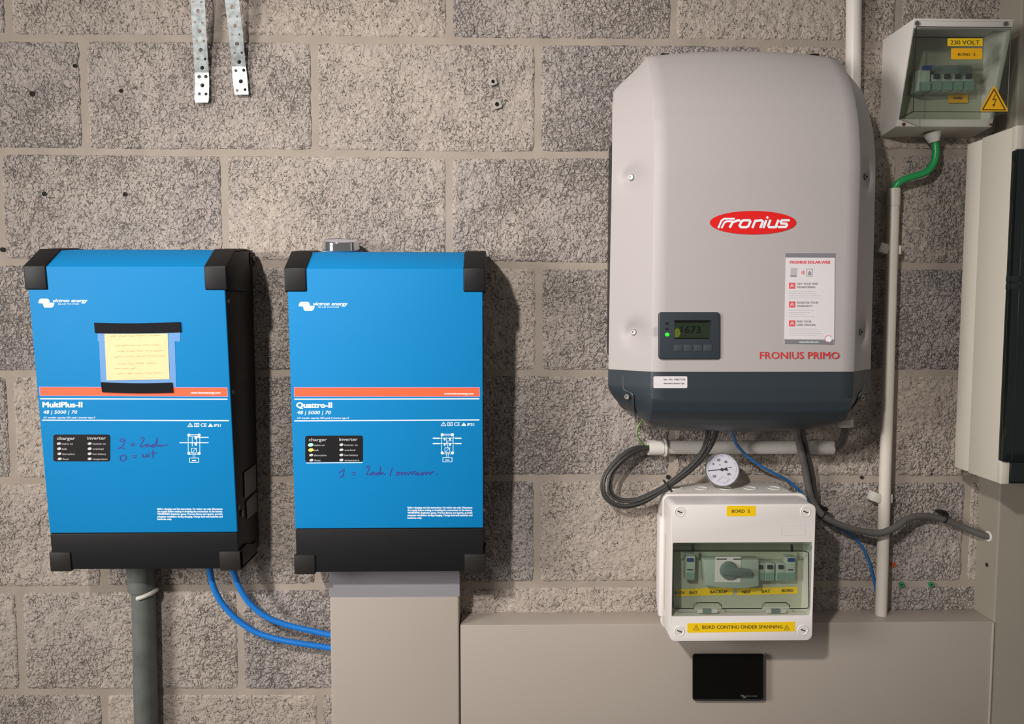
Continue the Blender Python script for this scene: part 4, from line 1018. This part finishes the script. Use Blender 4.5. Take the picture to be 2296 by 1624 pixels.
# ------------------------------------------------------------------ cables
def cable(name, label, cat, pts, r, m, group=None, sub=6, seg=12):
    w_ = [P(u, v, d) for u, v, d in pts]; o = MB().tube(w_, r, seg, sub)
    c = w_[-1]; o.v = [tuple(Vector(q)-c) for q in o.v]; ob = o.build(name, m); ob.location = c
    return tag(ob, label, cat, group)
cable('blue_cable', 'thick blue cable under left blue inverter, the lower of two', 'cable',
      [(470, 1270, .052), (472, 1288, .051), (480, 1320, .050), (498, 1353, .048), (530, 1388, .046), (570, 1416, .044), (615, 1432, .042), (665, 1442, .039), (712, 1449, .035), (752, 1455, .032)], .0054, MT['bluecab'], 'thick blue cables')
cable('blue_cable', 'thick blue cable under left blue inverter, the upper of two', 'cable',
      [(520, 1270, .046), (526, 1290, .045), (538, 1320, .044), (562, 1355, .042), (598, 1384, .040), (640, 1401, .037), (690, 1413, .034), (752, 1427, .031)], .0054, MT['bluecab'], 'thick blue cables')
loopo = [(1500, 1003, .022), (1455, 1002, .0235), (1415, 1006, .030), (1380, 1032, .034), (1357, 1061, .036), (1349, 1087, .038), (1353, 1110, .040), (1369, 1130, .042), (1398, 1138, .044), (1430, 1133, .046), (1461, 1118, .050), (1498, 1094, .056), (1544, 1061, .062), (1576, 1029, .070), (1599, 995, .085), (1610, 965, .10), (1613, 950, .105)]
loopi = [(1500, 1004, .021), (1455, 1006, .0215), (1418, 1021, .034), (1383, 1050, .040), (1371, 1078, .044), (1371, 1102, .046), (1386, 1117, .048), (1415, 1121, .050), (1449, 1110, .053), (1495, 1086, .058), (1539, 1051, .066), (1566, 1022, .074), (1580, 995, .085), (1585, 963, .10), (1586, 948, .105)]
for n_, (t, dv, lab) in enumerate(((0, 0, 'outermost'), (.24, .007, 'second from outside'), (.70, .008, 'second from inside'), (1, .002, 'innermost'))):
    # both loops resampled to the same count
    A = smooth([Vector(q) for q in loopo], 8); B = smooth([Vector(q) for q in loopi], 8)
    pts = []
    for i in range(18):
        a = A[int(i/17*(len(A)-1))]; b = B[int(i/17*(len(B)-1))]; q = a.lerp(b, t); tied = math.exp(-((i-10.2)/2.0)**2)
        pts.append((q.x, q.y, q.z+dv*(min(1, i*.22) if i < 15 else .6)))
    cable('black_cable', 'black cable in the hanging loop at the grey inverter, %s of four' % lab, 'cable', pts, .0027, MT['blackcab'], 'looped black cables', 4, 10)
tie = thing('cable_tie', 'black cable tie round the looped black cables', 'cable tie', P(1497, 1090, .058), 'black cable ties')
tc1 = P(1497, 1090.5, .061)
dx_ = (P(1530, 1070, .061)-P(1470, 1110, .061)).normalized(); e1 = Vector((0, 1, 0)); e2 = dx_.cross(e1).normalized()
MB().tube([tc1+e1*.0115*math.cos(a)+e2*.0125*math.sin(a) for a in [i*math.pi/12 for i in range(25)]], .0013, 8, 1).build('strap', MT['blackmatt'], tie)
MB().obox(tc1+e2*-.013-e1*.006, dx_, e1, e2, .0025, .0025, .003).build('tie_head', MT['blackmatt'], tie, bevel=.0005)
ew = cable('earth_wire', 'thin green and yellow earth wire left of the horizontal conduit', 'wire',
      [(1442, 940, .075), (1436, 949, .070), (1430, 961, .062), (1429, 974, .055), (1435, 988, .045), (1446, 999, .034), (1458, 1003, .026), (1475, 1003, .024)], .0012, MT['earth'])
yw = [P(u-1.4, v, d+.0006) for u, v, d in [(1442, 940, .075), (1436, 949, .070), (1430, 961, .062), (1429, 974, .055), (1435, 988, .045), (1446, 999, .034), (1456, 1002, .026)]]
yo = MB().tube(yw, .0006, 6, 5).build('yellow_stripe', MT['earthy'], ew)
cable('thin_blue_cable', 'thin blue cable running behind the white distribution box to the conduit', 'cable',
      [(1636, 950, .10), (1643, 975, .075), (1652, 997, .058), (1672, 1020, .046), (1705, 1045, .034), (1745, 1066, .020), (1770, 1080, .010), (1790, 1098, .008), (1828, 1140, .010), (1868, 1176, .012), (1905, 1196, .012), (1930, 1222, .010), (1947, 1255, .009), (1955, 1285, .008), (1963, 1318, .008), (1968, 1350, .008)], .0026, MT['bluethin'])
cable('grey_cable', 'grey cable curving over the long white conduit into the pier', 'cable',
      [(1783, 945, .105), (1787, 962, .090), (1790, 985, .062), (1798, 1020, .052), (1806, 1055, .040), (1812, 1090, .034), (1822, 1125, .034), (1845, 1156, .040), (1880, 1176, .045), (1925, 1190, .048), (1970, 1196, .050), (2005, 1184, .047), (2035, 1164, .036), (2070, 1157, .026), (2115, 1165, .020), (2160, 1183, .022), (2200, 1199, .032), (2224, 1205, .037)], .0062, MT['greycab'])
cable('black_cable', 'black cable hanging beside the grey cable right of the white box', 'cable',
      [(1796, 945, .100), (1800, 965, .085), (1804, 990, .056), (1811, 1022, .046), (1820, 1058, .034), (1825, 1092, .026), (1828, 1125, .024), (1836, 1150, .028), (1852, 1166, .032), (1868, 1178, .035)], .0048, MT['blackcab'])
for u, v, d, lab, s in ((1843, 1153, .036, 'black cable tie on the grey cable beside the white box', 1.25), (2117, 1163, .020, 'black cable tie fixing the grey cable near the pier', 1.0)):
    c = P(u, v, d); t = thing('cable_tie', lab, 'cable tie', c, 'black cable ties')
    ax_ = (P(u+12, v+(9 if s > 1 else 4), d)-P(u-12, v-(9 if s > 1 else 4), d)).normalized(); e1 = Vector((0, 1, 0)); e2 = ax_.cross(e1).normalized()
    MB().tube([c+e1*.0076*s*math.cos(a)+e2*.0076*s*math.sin(a) for a in [i*math.pi/10 for i in range(21)]], .0013, 8, 1).build('strap', MT['blackmatt'], t)
    sgn = 1 if e2.z > 0 else -1
    MB().box(c.x-.009, c.x+.007, -.003, -(d-.002), c.z+.0085, c.z+.0125).build('tie_base', MT['blackmatt'], t, bevel=.0008)
    MB().obox(c+e2*sgn*.0095*s, ax_, e1, e2, .003, .004, .003).build('tie_head', MT['blackmatt'], t, bevel=.0006)
cable('green_cable', 'thick green cable from the sloping-window box into the long conduit', 'cable',
      [(2094, 308, .030), (2097, 325, .030), (2098, 345, .031), (2093, 366, .031), (2078, 385, .030), (2055, 394, .029), (2032, 401, .027), (2014, 411, .024), (2006, 424, .021), (2004, 440, .020)], .0063, MT['greencab'])
cable('black_cable', 'thick black cable bending from the gland into the horizontal conduit end', 'cable',
      [(1896, 948, .105), (1896, 962, .090), (1893, 978, .065), (1886, 993, .045), (1876, 1003, .030), (1862, 1006, .022), (1850, 1005, .022)], .0070, MT['blackcab'])

# ------------------------------------------------------------------ small black touch display
td = thing('touch_display', 'small black touch screen mounted on the trunking below the white box', 'display', P(1632, 1520, .062))
tq = wallplane(.061)
MB().prism([tq.pt(u, v) for u, v in rr(1556, 1708, 1473, 1567, 6)], (0, -.009, 0)).build('housing', MT['blackmatt'], td, bevel=.001)
tg = wallplane(.070)
gl = MB().prism([tg.pt(u, v) for u, v in rr(1552, 1712, 1465.5, 1570, 6)], (0, -.004, 0)).build('bezel', MT['sink'], td, bevel=.0012)
t3 = wallplane(.0741)
MB().poly(t3, rr(1553.5, 1710.5, 1467, 1568.5, 5), .0001).build('glass', MT['glassblack'], td, smooth=0)
lg = MB(); lg.poly(t3, [(1660, 1562), (1661, 1559), (1668, 1559), (1670, 1562), (1674, 1562), (1672, 1566), (1666, 1566), (1665, 1562)], .0004)
lg.text(t3, 'victron energy', 1673, 1562.5, 3.2, 25, bold=.02, shear=.2, off=.0004); lg.build('logo', mat('dim_grey_print', (.10, .10, .10), .5), gl, smooth=0, recalc=False)
MB().lathe(P(1716, 1470, .063), (0, -1, 0), [(-.002, .0035), (.001, .003), (.0015, .001)], 10).build('cable_nib', MT['plug'], td)

# ------------------------------------------------------------------ perforated steel straps
def strap(label, edge, d0, d1, holes, kink):
    """edge = [(left u, right u, v)...] at photo positions; leans off the wall above, hangs flat below the kink"""
    def at(v):
        for a, b in zip(edge, edge[1:]):
            if v <= b[2]: t = (v-a[2])/(b[2]-a[2]); return (lerp(a[0], b[0], t), lerp(a[1], b[1], t), v)
        return edge[-1]
    um = sum(at(kink)[:2])/2; pk_ = P(um, kink, d1); pt_ = P(um, edge[0][2], d0)
    sl = (pk_.y-pt_.y)/(pt_.z-pk_.z)
    planes = (Plane(pk_, Vector((.02, -1, -sl))), Plane(pk_, Vector((.06, -1, .07))))
    o = thing('perforated_strap', label, 'metal strap', P((edge[-1][0]+edge[-1][1])/2, edge[-1][2], d1), 'perforated straps hanging above')
    mb = MB()
    for pl, v0, v1 in ((planes[0], edge[0][2], kink), (planes[1], kink, edge[-1][2])):
        e = [at(v0)]+[q for q in edge if v0 < q[2] < v1]+[at(v1)]
        out = [(q[0], q[2]) for q in e]+[(q[1], q[2]) for q in e[::-1]]
        hs = [[(u+r*math.cos(q), v+r*math.sin(q)) for q in [k*math.pi/8 for k in range(16)]] for u, v, r in holes if v0 < v < v1]
        vs, fs = sheet(out, hs, 1.0)
        if pl is planes[1]:
            n_ = planes[0].n+(planes[1].n-planes[0].n)*0
        mb.add([pl.pt(q.x, q.y, .0005 if q.z > 0 else -.0005) for q in vs], fs)
    mb.build('band', MT['galv'], o, smooth=0)
ho = [(433, 4, 2.6), (451, 4.5, 2.6), (444, 24.5, 4.6), (437, 50, 2.6), (454, 51, 2.6), (447, 70.5, 4.8), (441, 91, 2.7), (457, 92, 2.7), (450, 112, 4.8), (443, 132, 2.7), (460, 132.5, 2.8), (453, 152, 4.6), (446.5, 172, 4.0), (461.5, 172, 4.0), (453.5, 191.5, 4.6), (447, 210.5, 3.6), (462, 211, 3.6), (443, -17, 4.6)]
strap('left galvanised perforated steel strap hanging at the top of the wall', [(426, 457, -40), (427.5, 459, 0), (431, 463, 80), (436, 467.5, 150), (437, 469, 180), (436, 468, 222), (438.5, 466.5, 230)], .042, .010, ho, 162)
ho = [(521, 16.5, 4.8), (515, 37, 2.6), (532, 37, 2.6), (526.5, 58, 4.8), (521, 78.5, 2.6), (537, 77.5, 2.6), (531.5, 98, 4.8), (525.5, 119, 2.6), (542, 118.5, 2.6), (536, 139, 4.8), (529, 158.5, 3.4), (546.5, 157.5, 3.4), (540, 182.5, 4.8), (531.5, 203, 3.4), (549.5, 201, 3.4), (517, -22, 4.8)]
strap('right galvanised perforated steel strap hanging at the top of the wall', [(501, 533, -40), (504, 536, 0), (513, 545, 80), (519, 549, 130), (521.5, 554.5, 175), (526, 557, 212)], .042, .010, ho, 149)
